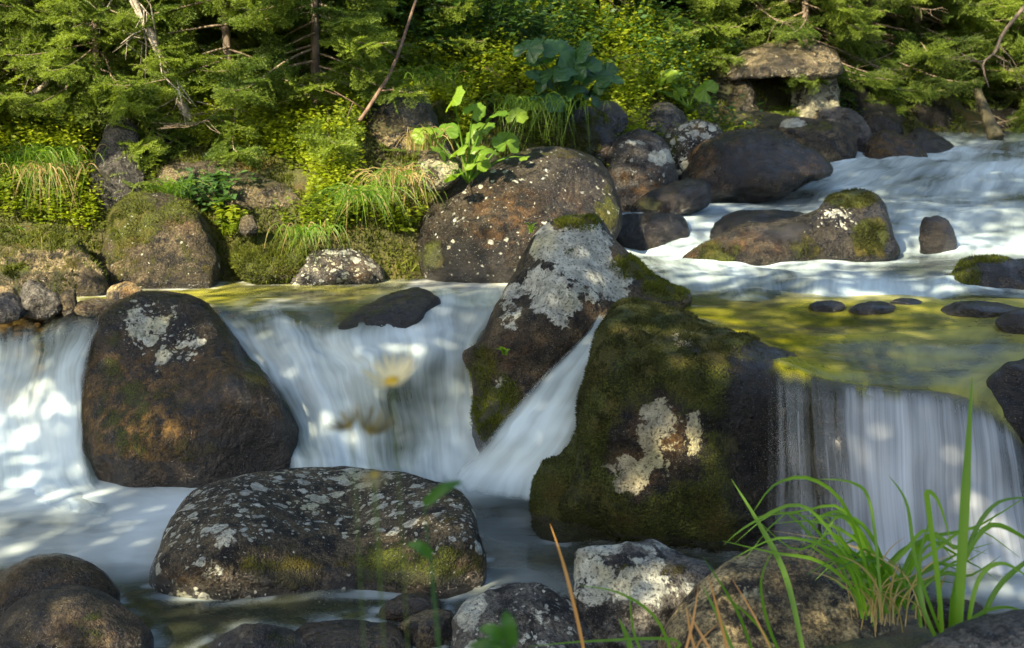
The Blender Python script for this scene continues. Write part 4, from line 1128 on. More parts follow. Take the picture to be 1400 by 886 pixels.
protos = [spruce_proto(21, 2.5, 1.25, NEEDLE, dead=.18, step=.11), spruce_proto(22, 3.2, 1.5, NEEDLE_D, dead=.26, step=.14), spruce_proto(23, 1.8, .95, NEEDLE, dead=.12, step=.12)]
used = [False] * 3
G_T = 'spruces crowding the far bank'
SPR = [  # u, depth, proto, scale, spin, label
    (15, 8.5, 0, 1.1, .3, 'sunlit spruce at the left edge above the straw-coloured grass'),
    (-45, 7.75, 0, .75, 2.6, 'near spruce just inside the left edge with bright sprays over the straw'),
    (130, 7.9, 2, .9, .9, 'small spruce between the hanging straw and the upright grey boulder'),
    (318, 8.0, 2, .95, 3.4, 'small bright spruce above the long pale slab'),
    (430, 7.9, 2, .95, 5.2, 'young spruce left of the diagonal rock face, over the mossy bank'),
    (-95, 9.6, 1, 1.2, 2.0, 'tall spruce beyond the left edge with branches reaching in'),
    (105, 9.7, 1, 1.0, 1.0, 'spruce with bare twigs beside the pale leaning dead trunk'),
    (262, 9.4, 0, 1.0, 2.1, 'spruce drooping above the leaning stone with the hollow'),
    (245, 8.15, 2, .72, 0.4, 'small bright spruce hanging over the upright grey boulder'),
    (390, 9.0, 0, 1.05, 4.0, 'spruce with brown bare twigs above the long pale slab'),
    (425, 10.0, 1, 1.05, 3.2, 'dark spruce with a bare grey stem behind the long slab'),
    (500, 8.9, 2, .9, 1.7, 'young spruce at the top of the diagonal rock face'),
    (560, 10.8, 0, 1.15, 5.0, 'spruce above the leaning brown stick'),
    (690, 11.6, 1, 1.0, .6, 'shaded spruce behind the bluish herb thicket'),
    (800, 11.2, 0, .95, 2.8, 'spruce above the large shaded leaves'),
    (868, 12.4, 1, .9, 4.4, 'dark spruce between the large leaves and the cave'),
    (868, 11.6, 2, 1.1, 1.2, 'bright young spruce left of the overhanging cave slab'),
    (985, 12.5, 0, 1.05, 3.6, 'spruce drooping over the left of the cave slab'),
    (1100, 11.95, 0, .95, .9, 'spruce drooping right over the cave slab'),
    (1185, 12.9, 1, .95, 5.5, 'tall dark spruce right of the yellow pillar stone'),
    (1250, 12.9, 2, 1.3, 2.2, 'low green spruce above the dim boulders on the far shore'),
    (1310, 13.9, 0, 1.15, 4.8, 'spruce above the stream mouth at the upper right'),
    (1385, 13.3, 2, 1.4, .2, 'bright spruce at the right edge above the stream mouth'),
    (1475, 13.2, 1, 1.0, 3.0, 'spruce beyond the right edge with a bare crooked branch'),
]
back = [(60, 12.5, 1), (200, 12.0, 0), (330, 12.8, 1), (470, 13.2, 0), (610, 14.0, 1), (740, 14.5, 0), (840, 15.2, 1), (960, 15.2, 0), (1060, 15.8, 1), (1170, 16.2, 0), (1270, 16.6, 1), (1390, 16.8, 0), (1480, 16.0, 1)]
for k, (u, d, p) in enumerate(back):
    SPR.append((u, d, p, 1.35, k * 1.3, 'spruce in the dim second row up the far slope'))
for (u, d, p, sc, rz, lab) in SPR:
    pt = P(u, 120, d)
    x, y = pt[0], pt[1]
    o = protos[p] if not used[p] else copy_tree(protos[p])
    used[p] = True
    o.location = (x, y, gz(x, y) - .05)
    o.rotation_euler = (0, 0, rz)
    o.scale = (sc, sc, sc)
    tag(o, lab, 'spruce', G_T if 'second row' not in lab else 'second row of spruces')


# --- undergrowth on the bank
def sprigs(n, region, mat, name, seed, hh=(.10, .28), leaf=.013, nl=11, dark=False, accept=None):
    r = np.random.default_rng(seed)
    d = r.uniform(region[2], region[3], n * 3)
    u = r.uniform(region[0], region[1], n * 3)
    p = P(u, np.full(len(u), 150.), d)
    x, y = p[:, 0], p[:, 1]
    z, s = ground(x, y)
    B = np.stack([x, y, z], -1)
    uu, vv, dd = px(B)
    ok = (s > .12) & (vv > -60)
    ok &= pnoise(np.stack([x, y, z], -1) * 1.7 + seed) > -.35
    for (ob, V, fq, nn, at) in ROCKS:
        ru, rv, rd = px(V)
        cu, cv = (ru.min() + ru.max()) / 2, (rv.min() + rv.max()) / 2
        hu, hv = np.ptp(ru) / 2 * 1.02, np.ptp(rv) / 2 * 1.12
        ok &= ~((((uu - cu) / hu) ** 2 + ((vv - cv) / hv) ** 2 < 1) & (dd < rd.max() + .1))
    B = B[ok][:n]
    n = len(B)
    az, tl = r.uniform(0, 2 * math.pi, n), r.uniform(0, .6, n)
    ax = np.stack([np.cos(az) * np.sin(tl), np.sin(az) * np.sin(tl), np.cos(tl)], -1)
    H = r.uniform(*hh, n)
    k = np.repeat(np.arange(n), nl)
    t = np.tile(np.linspace(.25, 1, nl), n)
    la = r.uniform(0, 2 * math.pi, len(k))
    out_ = np.stack([np.cos(la), np.sin(la), r.uniform(-.25, .5, len(k))], -1)
    c = B[k] + ax[k] * (H[k] * t)[:, None] + out_ * .012
    l = leaf * r.uniform(.7, 1.5, (len(k), 1))
    out_ /= np.linalg.norm(out_, axis=1)[:, None]
    sd = np.cross(out_, np.array([0, 0, 1.]) + r.normal(size=(len(k), 3)) * .5)
    sd /= np.linalg.norm(sd, axis=1)[:, None]
    V = np.stack([c, c + out_ * l + sd * l * .55, c + out_ * l * 2.1, c + out_ * l - sd * l * .55], 1).reshape(-1, 3)
    f = np.arange(len(V)).reshape(-1, 4)
    tint = np.repeat(np.clip(r.random(n) * .6 + .3 * sm(-.4, .4, pnoise(B * 2.1)), 0, 1)[k] + r.normal(size=len(k)) * .08, 4)
    o = mesh_np(name, V, [f], mat, attrs={'tint': tint}, smooth=False)
    return tag(o, None, None, None, 'stuff')


sprigs(16000, (-60, 640, 7.0, 10.5), LEAFG, 'undergrowth', 1, hh=(.06, .26))
sprigs(9000, (560, 1460, 8.5, 14.5), LEAFG, 'undergrowth', 2, hh=(.12, .35), leaf=.016)
sprigs(5000, (-60, 1460, 10, 17), LEAFD, 'undergrowth', 3, hh=(.2, .5), leaf=.024)
tag(bpy.data.objects['undergrowth'], 'leafy green undergrowth covering the left bank')


def moss_carpet(n, region, seed, h=(.012, .035), w=.005):
    r = np.random.default_rng(seed)
    x = r.uniform(region[0], region[1], n); y = r.uniform(region[2], region[3], n)
    z, s = ground(x, y)
    B = np.stack([x, y, z], -1)
    u, v, d = px(B)
    k = (s > -.02) & (u > -80) & (u < 1480) & (pnoise(B * 2.6 + 4) + .4 * pnoise(B * 9) > -.25)
    B = B[k]; n = len(B)
    up = r.normal(size=(n, 3)) * .4 + np.array([0, -.45, .8]); up /= np.linalg.norm(up, axis=1)[:, None]
    sd = np.cross(up, r.normal(size=(n, 3))); sd /= np.linalg.norm(sd, axis=1)[:, None]
    hh = r.uniform(*h, (n, 1)) * (1 + .9 * sm(-.2, .5, pnoise(B * 7)))[:, None]
    V = np.stack([B - sd * w, B + sd * w, B + up * hh], 1).reshape(-1, 3)
    o = mesh_np('moss_carpet', V, [np.arange(n * 3).reshape(-1, 3)], M_MOSS, attrs={'tint': np.repeat(np.clip(r.random(n) * .7 + .4 * sm(-.2, .4, pnoise(B * 3)), 0, 1), 3)}, smooth=False)
    tag(o, None, None, None, 'stuff')


moss_carpet(120000, (-3.6, .6, 6.8, 9.2), 61)
moss_carpet(50000, (.2, 4.6, 8.2, 13), 62, (.015, .045), .007)


def bush(loc, R, n, mat, label, seed, leaf=.022, name='bush', cat='bush', asp=2.6):
    """A leafy herb thicket: stems fanning from the ground, leaves along them."""
    r = np.random.default_rng(seed)
    e = empty(name, loc)
    loc = np.asarray(loc, float)
    st, V = MB(), []
    tints = []
    for _ in range(n):
        az, tl = r.uniform(0, 2 * math.pi), abs(r.normal()) * .5
        L = R[2] * r.uniform(.55, 1.1)
        s = np.linspace(0, 1, 5)[:, None]
        dirn = np.array([math.cos(az) * math.sin(tl), math.sin(az) * math.sin(tl), math.cos(tl)])
        b = loc + np.array([r.normal() * R[0] * .3, r.normal() * R[1] * .3, 0])
        pts = b + dirn * L * s + np.array([dirn[0], dirn[1], -.4]) * (s ** 2) * L * .35
        st.tube(pts, np.linspace(.004, .0015, 5), 3, .3, cap=False)
        m = 16
        q = np.linspace(.2, 1, m)
        c = np.stack([np.interp(q, s[:, 0], pts[:, i]) for i in range(3)], -1)
        la = r.uniform(0, 6.28, m)
        o_ = np.stack([np.cos(la), np.sin(la), r.uniform(-.5, .3, m)], -1)
        o_ /= np.linalg.norm(o_, axis=1)[:, None]
        sd = np.cross(o_, np.array([0, 0, 1.]) + r.normal(size=(m, 3)) * .4); sd /= np.linalg.norm(sd, axis=1)[:, None]
        l = leaf * r.uniform(.7, 1.4, (m, 1))
        mid = c + o_ * l * 1.2 + np.array([0, 0, .15]) * l
        V.append(np.stack([c, mid + sd * l * 1.2 / asp * 1.2, c + o_ * l * 2.4, mid - sd * l * 1.2 / asp * 1.2], 1).reshape(-1, 3))
        tints.append(np.full(m * 4, np.clip(r.uniform(0, .9), 0, 1)))
    V = np.concatenate(V)
    st.build('stems', mat, e)
    mesh_np('foliage', V, [np.arange(len(V)).reshape(-1, 4)], mat, e, {'tint': np.concatenate(tints)}, smooth=False)
    return tag(e, label, cat)


def on_bank(u, d):
    p = P(u, 150, d)
    return (p[0], p[1], gz(p[0], p[1]) - .02)


for u, d, R, n, m, lab in [
        (600, 9.0, (.35, .3, .75), 70, LEAFD, 'bluish green herb thicket above the yellow-green leaves'),
        (668, 9.2, (.4, .3, .8), 80, LEAFD, 'bluish herb thicket left of the large shaded leaves'),
        (730, 9.5, (.35, .3, .75), 70, LEAFD, 'dark herb thicket just behind the large shaded leaves'),
        (640, 10.3, (.5, .4, 1.0), 80, LEAFG, 'bright leafy bush at the top of the frame behind the herb thicket'),
        (840, 10.6, (.4, .3, .6), 60, LEAFG, 'leafy bush on the mossy gap right of the large leaves'),
        (300, 8.9, (.4, .3, .7), 70, LEAFG, 'bright bilberry bush above the leaning stone'),
        (150, 8.6, (.4, .3, .7), 70, LEAFG, 'sunlit bilberry bush below the leaning dead trunk'),
        (60, 10.2, (.5, .4, .9), 80, LEAFG, 'glowing green bush at the upper left behind the dead trunk'),
        (290, 7.2, (.16, .14, .28), 34, LEAFD, 'low leafy plant between the rounded bank boulder and the long slab'),
        (315, 7.05, (.12, .12, .2), 24, LEAFG, 'low leafy herb beside the moss mound'),
        (540, 7.15, (.14, .12, .26), 30, LEAFG, 'bright leafy herb right of the hanging green tuft'),
        (1240, 12.6, (.5, .4, .6), 60, LEAFG, 'leafy bush above the far shore boulders'),
        (1350, 13.6, (.5, .4, .8), 60, LEAFG, 'leafy bush at the upper right by the stream mouth')]:
    bush(on_bank(u, d), R, n, m, lab, int(u + d * 10), leaf=.018 if m is LEAFG else .026)


# --- broad-leaved plants
def big_leaf(c, r_, nrm, up, rs, lob=8):
    K, Rn = 84, 7
    th = np.linspace(0.32, 2 * math.pi - .32, K)
    n = nrm / np.linalg.norm(nrm)
    b = up - n * (up @ n); b /= np.linalg.norm(b)
    a = np.cross(b, n)
    rad = r_ * (1 + .05 * np.sin(th * lob) + .03 * rs.normal(size=K)) * (1 - .25 * np.exp(-((np.abs(th - math.pi) - 2.8) ** 2) / .05))
    V = []
    ph = rs.uniform(0, 6)
    for j in range(Rn):
        q = (j + .02) / (Rn - 1)
        h = r_ * (.16 * q ** 2 * np.sin(th * 2 + ph) + .10 * q * np.abs(np.sin(th * 3.5)) - .22 * q ** 2 * rs.uniform(.5, 1.4))
        V.append(c + (q * rad * np.cos(th))[:, None] * (-b) + (q * rad * np.sin(th))[:, None] * a + h[:, None] * n)
    V = np.concatenate(V)
    i = (np.arange(Rn - 1)[:, None] * K + np.arange(K - 1)[None]).ravel()
    rib = np.exp(-(((th * 8 / (2 * math.pi) + .5) % 1 - .5) / .09) ** 2)
    q = np.repeat(np.linspace(0, 1, Rn), K)
    vein = np.tile(rib, Rn) * (1 - .6 * q) - .25 * np.tile(1 - rib, Rn) * q + .12 * rs.normal(size=K * Rn)
    return V, np.stack([i, i + 1, i + K + 1, i + K], -1), vein


def butterbur(name, base, leaves, d, mat, label, seed):
    rs = np.random.default_rng(seed)
    e = empty(name, base)
    base = np.asarray(base, float)
    for (u, v, rp, *t) in leaves:
        dd = d + rs.uniform(-.18, .18)
        c = P(u, v, dd)
        nrm = np.array([rs.normal() * .45 - .15, -.55 + rs.normal() * .35, .8])
        V, f, vein = big_leaf(c, rp * dd / F * 1.15, nrm, np.array([rs.normal() * .6, .3, 1.]), rs)
        mesh_np('leaf', V, [f], mat, e, {'tint': np.clip(rs.uniform(.15, .8) + .5 * vein, 0, 1)})
        s = np.linspace(0, 1, 7)[:, None]
        mid = (base + c) / 2 + np.array([rs.normal() * .05, .06, .10])
        pts = (1 - s) ** 2 * base + 2 * s * (1 - s) * mid + s ** 2 * c
        mb = MB(); mb.tube(pts, np.linspace(.007, .004, 7), 5, .2)
        mb.build('stalk', mat, e)
    return tag(e, label, 'plant')


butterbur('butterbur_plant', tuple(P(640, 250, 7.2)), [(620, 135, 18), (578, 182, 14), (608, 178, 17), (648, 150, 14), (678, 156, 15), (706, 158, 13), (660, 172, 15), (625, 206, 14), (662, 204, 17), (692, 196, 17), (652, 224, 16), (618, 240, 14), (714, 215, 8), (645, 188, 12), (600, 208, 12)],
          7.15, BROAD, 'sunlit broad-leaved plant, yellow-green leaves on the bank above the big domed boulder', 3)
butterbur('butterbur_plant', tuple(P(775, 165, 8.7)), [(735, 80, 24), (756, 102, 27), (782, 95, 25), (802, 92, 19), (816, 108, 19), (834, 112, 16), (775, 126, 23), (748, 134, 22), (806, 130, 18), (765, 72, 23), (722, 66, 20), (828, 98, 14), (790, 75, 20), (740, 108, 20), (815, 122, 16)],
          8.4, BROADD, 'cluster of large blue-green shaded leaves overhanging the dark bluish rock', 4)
butterbur('butterbur_plant', tuple(P(942, 150, 9.9)), [(912, 106, 14), (965, 124, 15), (930, 128, 9), (886, 124, 9), (868, 121, 8)], 9.8, BROAD, 'small broad-leaved plant with separate round leaves above the grey rounded boulder', 5)


# --- grass
def blade(mb, pts, w, tint, n=9, face=None):
    p = cr(np.asarray(pts, float), n)
    tg = np.gradient(p, axis=0); tg /= np.linalg.norm(tg, axis=1)[:, None]
    vw = (p - CAM) if face is None else np.broadcast_to(face, p.shape)
    sd = np.cross(tg, vw); sd /= np.linalg.norm(sd, axis=1)[:, None] + 1e-9
    t = np.linspace(0, 1, n)
    ww = w * np.minimum(1, (1 - t) * 2.2 + .06) * (.7 + .3 * np.minimum(1, t * 4))
    nrm = np.cross(sd, tg)
    V = np.concatenate([p - sd * ww[:, None], p + nrm * (.35 * ww)[:, None], p + sd * ww[:, None]])
    i = np.arange(n - 1)
    mb.add(V, [np.vstack([np.stack([i, i + n, i + n + 1, i + 1], -1), np.stack([i + n, i + 2 * n, i + 2 * n + 1, i + n + 1], -1)])], tint)


def tuft(name, base, n, L, label, mat, seed, spread=.5, droop=.8, w=.0022, bias=(0, -.4), rad=.04, dry=.1, cat='grass', straw=None):
    r = np.random.default_rng(seed)
    e = empty(name, base)
    base = np.asarray(base, float)
    mb, mb2 = MB(), MB()
    for _ in range(n):
        az = r.uniform(0, 2 * math.pi)
        h = np.array([math.cos(az) * spread + bias[0], math.sin(az) * spread + bias[1], 0]) * r.uniform(.4, 1.2)
        l = L * r.uniform(.55, 1.1)
        s = np.linspace(0, 1, 5)[:, None]
        b = base + np.array([r.normal(), r.normal(), 0]) * rad
        pts = b + h * l * s ** 1.4 + np.array([0, 0, 1.]) * l * (s * (1 - droop * s ** 1.2 * r.uniform(.7, 1.3)))
        tgt = mb2 if dry >= .1 and r.random() < dry else mb
        blade(tgt, pts, w * r.uniform(.7, 1.3), r.uniform(0, 1), n=7)
    if mb.n:
        mb.build('leaves', mat, e)
    if mb2.n:
        mb2.build('dry_leaves', STRAW, e)
    return tag(e, label, cat)


def at_px(u, v, d):
    return tuple(P(u, v, d))


tuft('grass_tuft', at_px(62, 236, 7.2), 170, .27, 'straw-coloured tuft hanging like a curtain over the left bank', GRASS, 31, spread=.55, droop=1.5, bias=(0, -.3), rad=.10, dry=.55)
tuft('grass_tuft', at_px(70, 225, 7.3), 170, .34, 'green grass crown on top of the hanging straw at the left', GRASS, 32, spread=.5, droop=.9, rad=.10, dry=.1)
tuft('grass_tuft', at_px(498, 275, 7.1), 150, .36, 'lush green tuft hanging over the lichen spotted rock at the pool edge', GRASS, 33, spread=.8, droop=1.15, bias=(-.1, -.3), rad=.08, dry=.1)
tuft('grass_tuft', at_px(548, 250, 7.15), 130, .36, 'yellowish tuft between the green hanging tuft and the bright leaves', GRASS, 34, spread=.7, droop=1.2, bias=(.05, -.3), rad=.07, dry=.45)
tuft('grass_tuft', at_px(240, 270, 7.2), 90, .28, 'small bright tuft behind the rounded bank boulder', GRASS, 35, spread=.6, droop=.7, rad=.05, dry=.08)
tuft('grass_tuft', at_px(735, 150, 8.3), 150, .42, 'dark drooping grass under the large blue-green leaves', GRASS, 36, spread=.5, droop=1.4, bias=(-.1, -.35), rad=.14, dry=.05)
tuft('grass_tuft', at_px(590, 120, 8.4), 120, .4, 'grass at the top of the diagonal rock face', GRASS, 37, spread=.5, droop=.9, rad=.12, dry=.1)
tuft('grass_tuft', at_px(578, 205, 7.3), 110, .34, 'dry grass standing by the bright lichened stone', GRASS, 38, spread=.35, droop=.8, rad=.07, dry=.6)
tuft('grass_tuft', at_px(726, 318, 6.55), 12, .12, 'tiny grass sprig growing on the big domed boulder', GRASS, 39, spread=.4, droop=.6, rad=.008, dry=0)
tuft('grass_tuft', at_px(20, 330, 7.0), 90, .22, 'short yellow-green tuft on the mossy slab at the left edge', GRASS, 40, spread=.5, droop=.9, rad=.10, dry=.2)
tuft('grass_tuft', at_px(425, 320, 7.0), 90, .26, 'grass fringe above the moss mound', GRASS, 41, spread=.5, droop=1.3, bias=(0, -.4), rad=.08, dry=.2)
tuft('sprig', at_px(690, 485, 5.2), 14, .07, 'tiny green sprig on the side of the pointed boulder', GRASS, 42, spread=.7, droop=.5, w=.005, rad=.006, dry=0, cat='sprig')

# front grass
rf = np.random.default_rng(77)
e = empty('grass_tuft', at_px(1190, 852, 3.1))
gb, gd = MB(), MB()
def pb(mb, pts, d, w, tint, dspread=.12, n=14):
    d0 = d + rf.normal() * dspread * .3
    k = len(pts)
    dd = d0 + np.linspace(0, 1, k) * rf.normal() * dspread
    blade(mb, [P(a, b, c) for (a, b), c in zip(pts, dd)], w, tint, n)
for _ in range(42):
    bu, bv = 1212 + rf.normal() * 22, 838 + rf.normal() * 10
    sgn = -1 if rf.random() < .62 else 1
    L = rf.uniform(90, 250)
    sw = rf.uniform(.25, 1.05) * sgn
    top = rf.uniform(.55, .95)
    pts = [(bu + sw * L * t * (.5 + .6 * t), bv - L * top * (1.9 * t - 1.05 * t * t * rf.uniform(.8, 1.45))) for t in (0, .25, .5, .75, 1.)]
    pb(gb, pts, 3.1, rf.uniform(.003, .006), rf.uniform(.1, 1))
for _ in range(30):
    bu, bv = 1214 + rf.normal() * 26, 850 + rf.normal() * 8
    L = rf.uniform(50, 150); sw = rf.normal() * .6
    pts = [(bu + sw * L * t * t, bv - L * (1.3 * t - .5 * t * t)) for t in (0, .35, .7, 1.)]
    pb(gd, pts, 3.05, rf.uniform(.0012, .0026), rf.uniform(.2, 1))
for pts, w in [([(1100, 900), (1075, 790), (1040, 720), (1000, 655)], .007), ([(1195, 820), (1160, 700), (1110, 655), (1060, 662), (1030, 700)], .004), ([(1190, 815), (1130, 720), (1085, 690), (1020, 720), (990, 745)], .004),
               ([(1205, 820), (1190, 690), (1165, 660), (1120, 655)], .004), ([(1180, 830), (1150, 760), (1070, 735), (1000, 765)], .0035)]:
    pb(gb, pts, 3.0, w, .7)
gb.build('leaves', GRASSF, e)
gd.build('dry_leaves', STRAW, e)
tag(e, 'big arching tuft of green blades with straw at its root, right of the tan boulder', 'grass')
e = empty('grass_tuft', at_px(1310, 880, 2.75))
gb = MB()
for pts, w, t in [([(1308, 905), (1314, 780), (1322, 640), (1329, 516)], .0105, .55), ([(1290, 900), (1283, 800), (1270, 700), (1268, 672), (1285, 690), (1305, 760)], .006, .8), ([(1305, 900), (1310, 790), (1350, 720), (1400, 735), (1440, 770)], .006, .6),
                  ([(1300, 900), (1255, 780), (1240, 690), (1215, 650)], .004, .4), ([(1318, 900), (1335, 800), (1370, 770), (1420, 800)], .005, .7), ([(1300, 905), (1304, 830), (1310, 775)], .009, .35),
                  ([(1320, 900), (1360, 810), (1400, 770), (1440, 740)], .006, .3), ([(1296, 905), (1262, 830), (1258, 760), (1275, 700)], .005, .5), ([(1310, 905), (1325, 850), (1375, 830), (1430, 850)], .004, .7), ([(1290, 905), (1320, 760), (1360, 690), (1420, 680)], .005, .2)]:
    pb(gb, pts, 2.75, w, t, .06, 18)
gb.build('leaves', GRASSF, e)
tag(e, 'broad upright grass blades at the lower right, one standing tall and straight', 'grass')
e = empty('grass_tuft', at_px(960, 915, 2.6))
gb, stalks = MB(), []
for pts, w, t in [([(870, 930), (860, 880), (846, 845)], .006, .6), ([(930, 930), (900, 850), (850, 812), (790, 800)], .003, .8), ([(1020, 930), (985, 850), (960, 800)], .0035, .5), ([(1040, 930), (1010, 840), (960, 760)], .003, .3), ([(1070, 930), (1040, 860), (985, 810)], .003, .7),
                  ([(860, 935), (930, 878), (820, 876), (720, 884)], .003, .6), ([(1100, 930), (1060, 880), (1040, 800), (1060, 745)], .003, .5), ([(900, 930), (868, 870), (860, 800)], .0025, .7)]:
    pb(gb, pts, 2.55, w, t, .06)
for pts, w in [([(806, 930), (790, 850), (770, 770), (752, 716)], .0035), ([(965, 930), (945, 870), (938, 826)], .0025), ([(1005, 930), (985, 850), (968, 785)], .0028), ([(1000, 935), (960, 870), (940, 835)], .0025), ([(925, 930), (945, 860)], .0025), ([(1060, 900), (1030, 840), (1000, 790)], .002), ([(940, 930), (955, 880), (985, 850)], .0022)]:
    gd = MB()
    pb(gd, pts + ([] if len(pts) > 2 else [(955, 800)]), 2.5, w, .4, .05)
    stalks.append(gd)
gb.build('leaves', GRASSF, e)
dm_ = leaf_mat('orange_stalks', (.40, .20, .06), (.50, .30, .10), .2)
for s_ in stalks:
    s_.build('dry_stalk', dm_, e)
tag(e, 'sparse green blades and orange dry stalks along the bottom edge', 'grass')

# --- flowers close to the viewer
PETAL = leaf_mat('petals', (.78, .70, .36), (.85, .80, .55), .35, tr=(1, .95, .7))
PETALB = leaf_mat('faded_petals', (.16, .14, .06), (.34, .31, .17), .35, tr=(1, .95, .7))
DISC = leaf_mat('flower_disc', (.55, .36, .02), (.65, .45, .04), .1)
STEM = leaf_mat('flower_stem', (.06, .11, .02), (.10, .15, .03), .2)


def daisy(c, r_, nrm, base, label, seed, droop=.1, browned=False):
    rs = np.random.default_rng(seed)
    c, base = np.asarray(c), np.asarray(base)
    e = empty('daisy', tuple(base))
    n = nrm / np.linalg.norm(nrm)
    a = np.cross(n, [0, 0, 1.]); a /= np.linalg.norm(a); b = np.cross(n, a)
    pm = MB()
    for k in range(19):
        th = k / 19 * 2 * math.pi + rs.normal() * .06
        dr = a * math.cos(th) + b * math.sin(th)
        l = r_ * rs.uniform(.85, 1.08)
        pts = [c + dr * r_ * .16, c + dr * l * .45 + n * r_ * .10, c + dr * l * .8 + n * r_ * (.10 - droop), c + dr * l + n * r_ * (.05 - droop * 1.8)]
        blade(pm, pts, r_ * .078, rs.random(), 7, face=n)
    pm.build('petals', PETALB if browned else PETAL, e)
    dm = MB()
    t = np.linspace(0, 1, 6)
    prof = np.stack([np.sin(t * math.pi / 2), np.cos(t * math.pi / 2)], -1)
    dm.tube([c + n * r_ * .16 * p for p in (-.4, .0, .4, .75, .95)], [r_ * .17, r_ * .25, r_ * .24, r_ * .16, r_ * .05], 12, .5)
    dm.build('disc', DISC, e)
    s = np.linspace(0, 1, 9)[:, None]
    mid = (c * .7 + base * .3) + np.array([.012, 0, .0])
    c2 = c - n * r_ * .1
    sm_ = MB(); sm_.tube((1 - s) ** 2 * c2 + 2 * s * (1 - s) * mid + s ** 2 * base, np.full(9, .0007), 6, .4)
    sm_.build('stem', STEM, e)
    return tag(e, label, 'flower')


gfl = lambda u, d: (P(u, 1100, d)[0], P(u, 1100, d)[1], gz(P(u, 1100, d)[0], P(u, 1100, d)[1]))
daisy(P(536, 522, 1.15), .028, np.array([-.12, -.35, .8]), gfl(585, 1.15), 'large cream daisy in full bloom, blurred in front of the middle fall', 1, droop=-.25)
daisy(P(478, 583, 1.12), .020, np.array([-.5, -.05, .8]), gfl(520, 1.12), 'faded daisy left of the other half-open one below the big cream bloom', 2, droop=-.35, browned=True)
daisy(P(506, 590, 1.14), .022, np.array([.35, -.1, .9]), gfl(560, 1.14), 'half-open daisy tilted right below the big cream bloom', 3, droop=-.45, browned=True)
daisy(P(512, 650, 1.18), .016, np.array([0, -.2, .9]), gfl(540, 1.18), 'small withered daisy lowest of the four, over the speckled boulder', 4, droop=.3, browned=True)

LFRONT = leaf_mat('foreground_leaf', (.03, .10, .015), (.05, .15, .02), .35)
def leafy(base, leaves, d, label):
    e = empty('leafy_plant', tuple(base))
    base = np.asarray(base, float)
    rs = np.random.default_rng(len(label))
    for (u0, v0, u1, v1, w) in leaves:
        mb = MB()
        blade(mb, [P(u0, v0, d), P((u0 + u1) / 2, (v0 + v1) / 2 - 6, d - .01), P(u1, v1, d)], w, rs.random(), 9)
        mb.build('leaf', LFRONT, e)
        mb = MB(); mb.tube([base, (base + P(u0, v0, d)) / 2 + np.array([.01, 0, .02]), P(u0, v0, d)], [.0014, .0012, .001], 5, .3)
        mb.build('stem', LFRONT, e)
    return tag(e, label, 'plant')
leafy(gfl(660, 1.4), [(580, 690, 632, 658, .006), (590, 760, 556, 745, .006)], 1.4, 'thin blurred plant with narrow leaves in front of the speckled boulder')
leafy(gfl(700, 1.3), [(700, 885, 690, 835, .008), (690, 875, 655, 860, .007), (690, 890, 640, 884, .007), (700, 895, 665, 900, .008)], 1.3, 'blurred dark green leafy plant at the middle of the bottom edge')


# --- dead wood
def wood(name, pts, radii, label, mat, cat, twigs=0, seed=0, tl=.3):
    r = np.random.default_rng(seed)
    p = cr(np.array([P(*q) for q in pts]), 14)
    e = empty(name, tuple(p[0]))
    mb = MB(); mb.tube(p, np.interp(np.linspace(0, 1, 14), np.linspace(0, 1, len(radii)), radii), 8)
    mb.build('stem' if name != 'dead_tree' else 'trunk', mat, e)
    if twigs:
        tm = MB()
        for _ in range(twigs):
            i = r.integers(2, 13)
            d = r.normal(size=3); d[2] -= .3; d /= np.linalg.norm(d)
            l = tl * r.uniform(.5, 1.3)
            a = p[i]; k1 = a + d * l * .5 + r.normal(size=3) * .02; k2 = k1 + (d + r.normal(size=3) * .35) * l * .5
            tm.tube([a, k1, k2], [.006, .004, .0015], 4)
            for _ in range(3):
                b = a + (k2 - a) * r.uniform(.3, .9); d2 = d + r.normal(size=3) * .8
                tm.tube([b, b + d2 * l * .35], [.003, .001], 3)
        tm.build('twigs', mat, e)
    return tag(e, label, cat)


wood('dead_tree', [(262, 175, 7.75), (235, 110, 7.7), (205, 45, 7.65), (160, -40, 7.6)], [.034, .03, .027, .02], 'pale dead trunk leaning across the upper left corner', PALE, 'dead tree', 16, 1, .5)
wood('dead_branch', [(12, 140, 7.9), (45, 128, 7.8), (80, 100, 7.75), (100, 78, 7.7)], [.025, .018, .012, .006], 'weathered branch lying at the left edge above the hanging straw', PALE, 'branch', 5, 2, .25)
wood('stick', [(492, 165, 7.45), (515, 130, 7.5), (540, 85, 7.6), (575, -20, 7.8)], [.013, .012, .010, .008], 'slim brown stick leaning up from the diagonal rock face', bark_mat('brown_stick', (.09, .055, .035), (.22, .15, .10), 30), 'stick', 3, 3, .2)
wood('dead_tree', [(405, 150, 8.3), (403, 100, 8.3), (410, 40, 8.3), (412, -30, 8.3)], [.02, .018, .015, .012], 'upright bare grey stem among spruce twigs left of the leaning stick', PALE, 'dead tree', 14, 4, .3)
wood('crooked_branch', [(1400, 10, 11.4), (1372, 45, 11.4), (1360, 72, 11.4), (1344, 88, 11.4), (1352, 120, 11.4)], [.02, .017, .014, .010, .006], 'dark crooked bare branch hanging at the upper right corner', BARK, 'branch', 5, 5, .3)
wood('tree_stump', [(1362, 190, 11.8), (1352, 165, 11.9), (1340, 135, 12.0), (1335, 120, 12.0)], [.08, .055, .045, .04], 'mossy brown stump rising from the water at the upper right', bark_mat('mossy_bark', (.02, .022, .008), (.07, .06, .03)), 'stump')
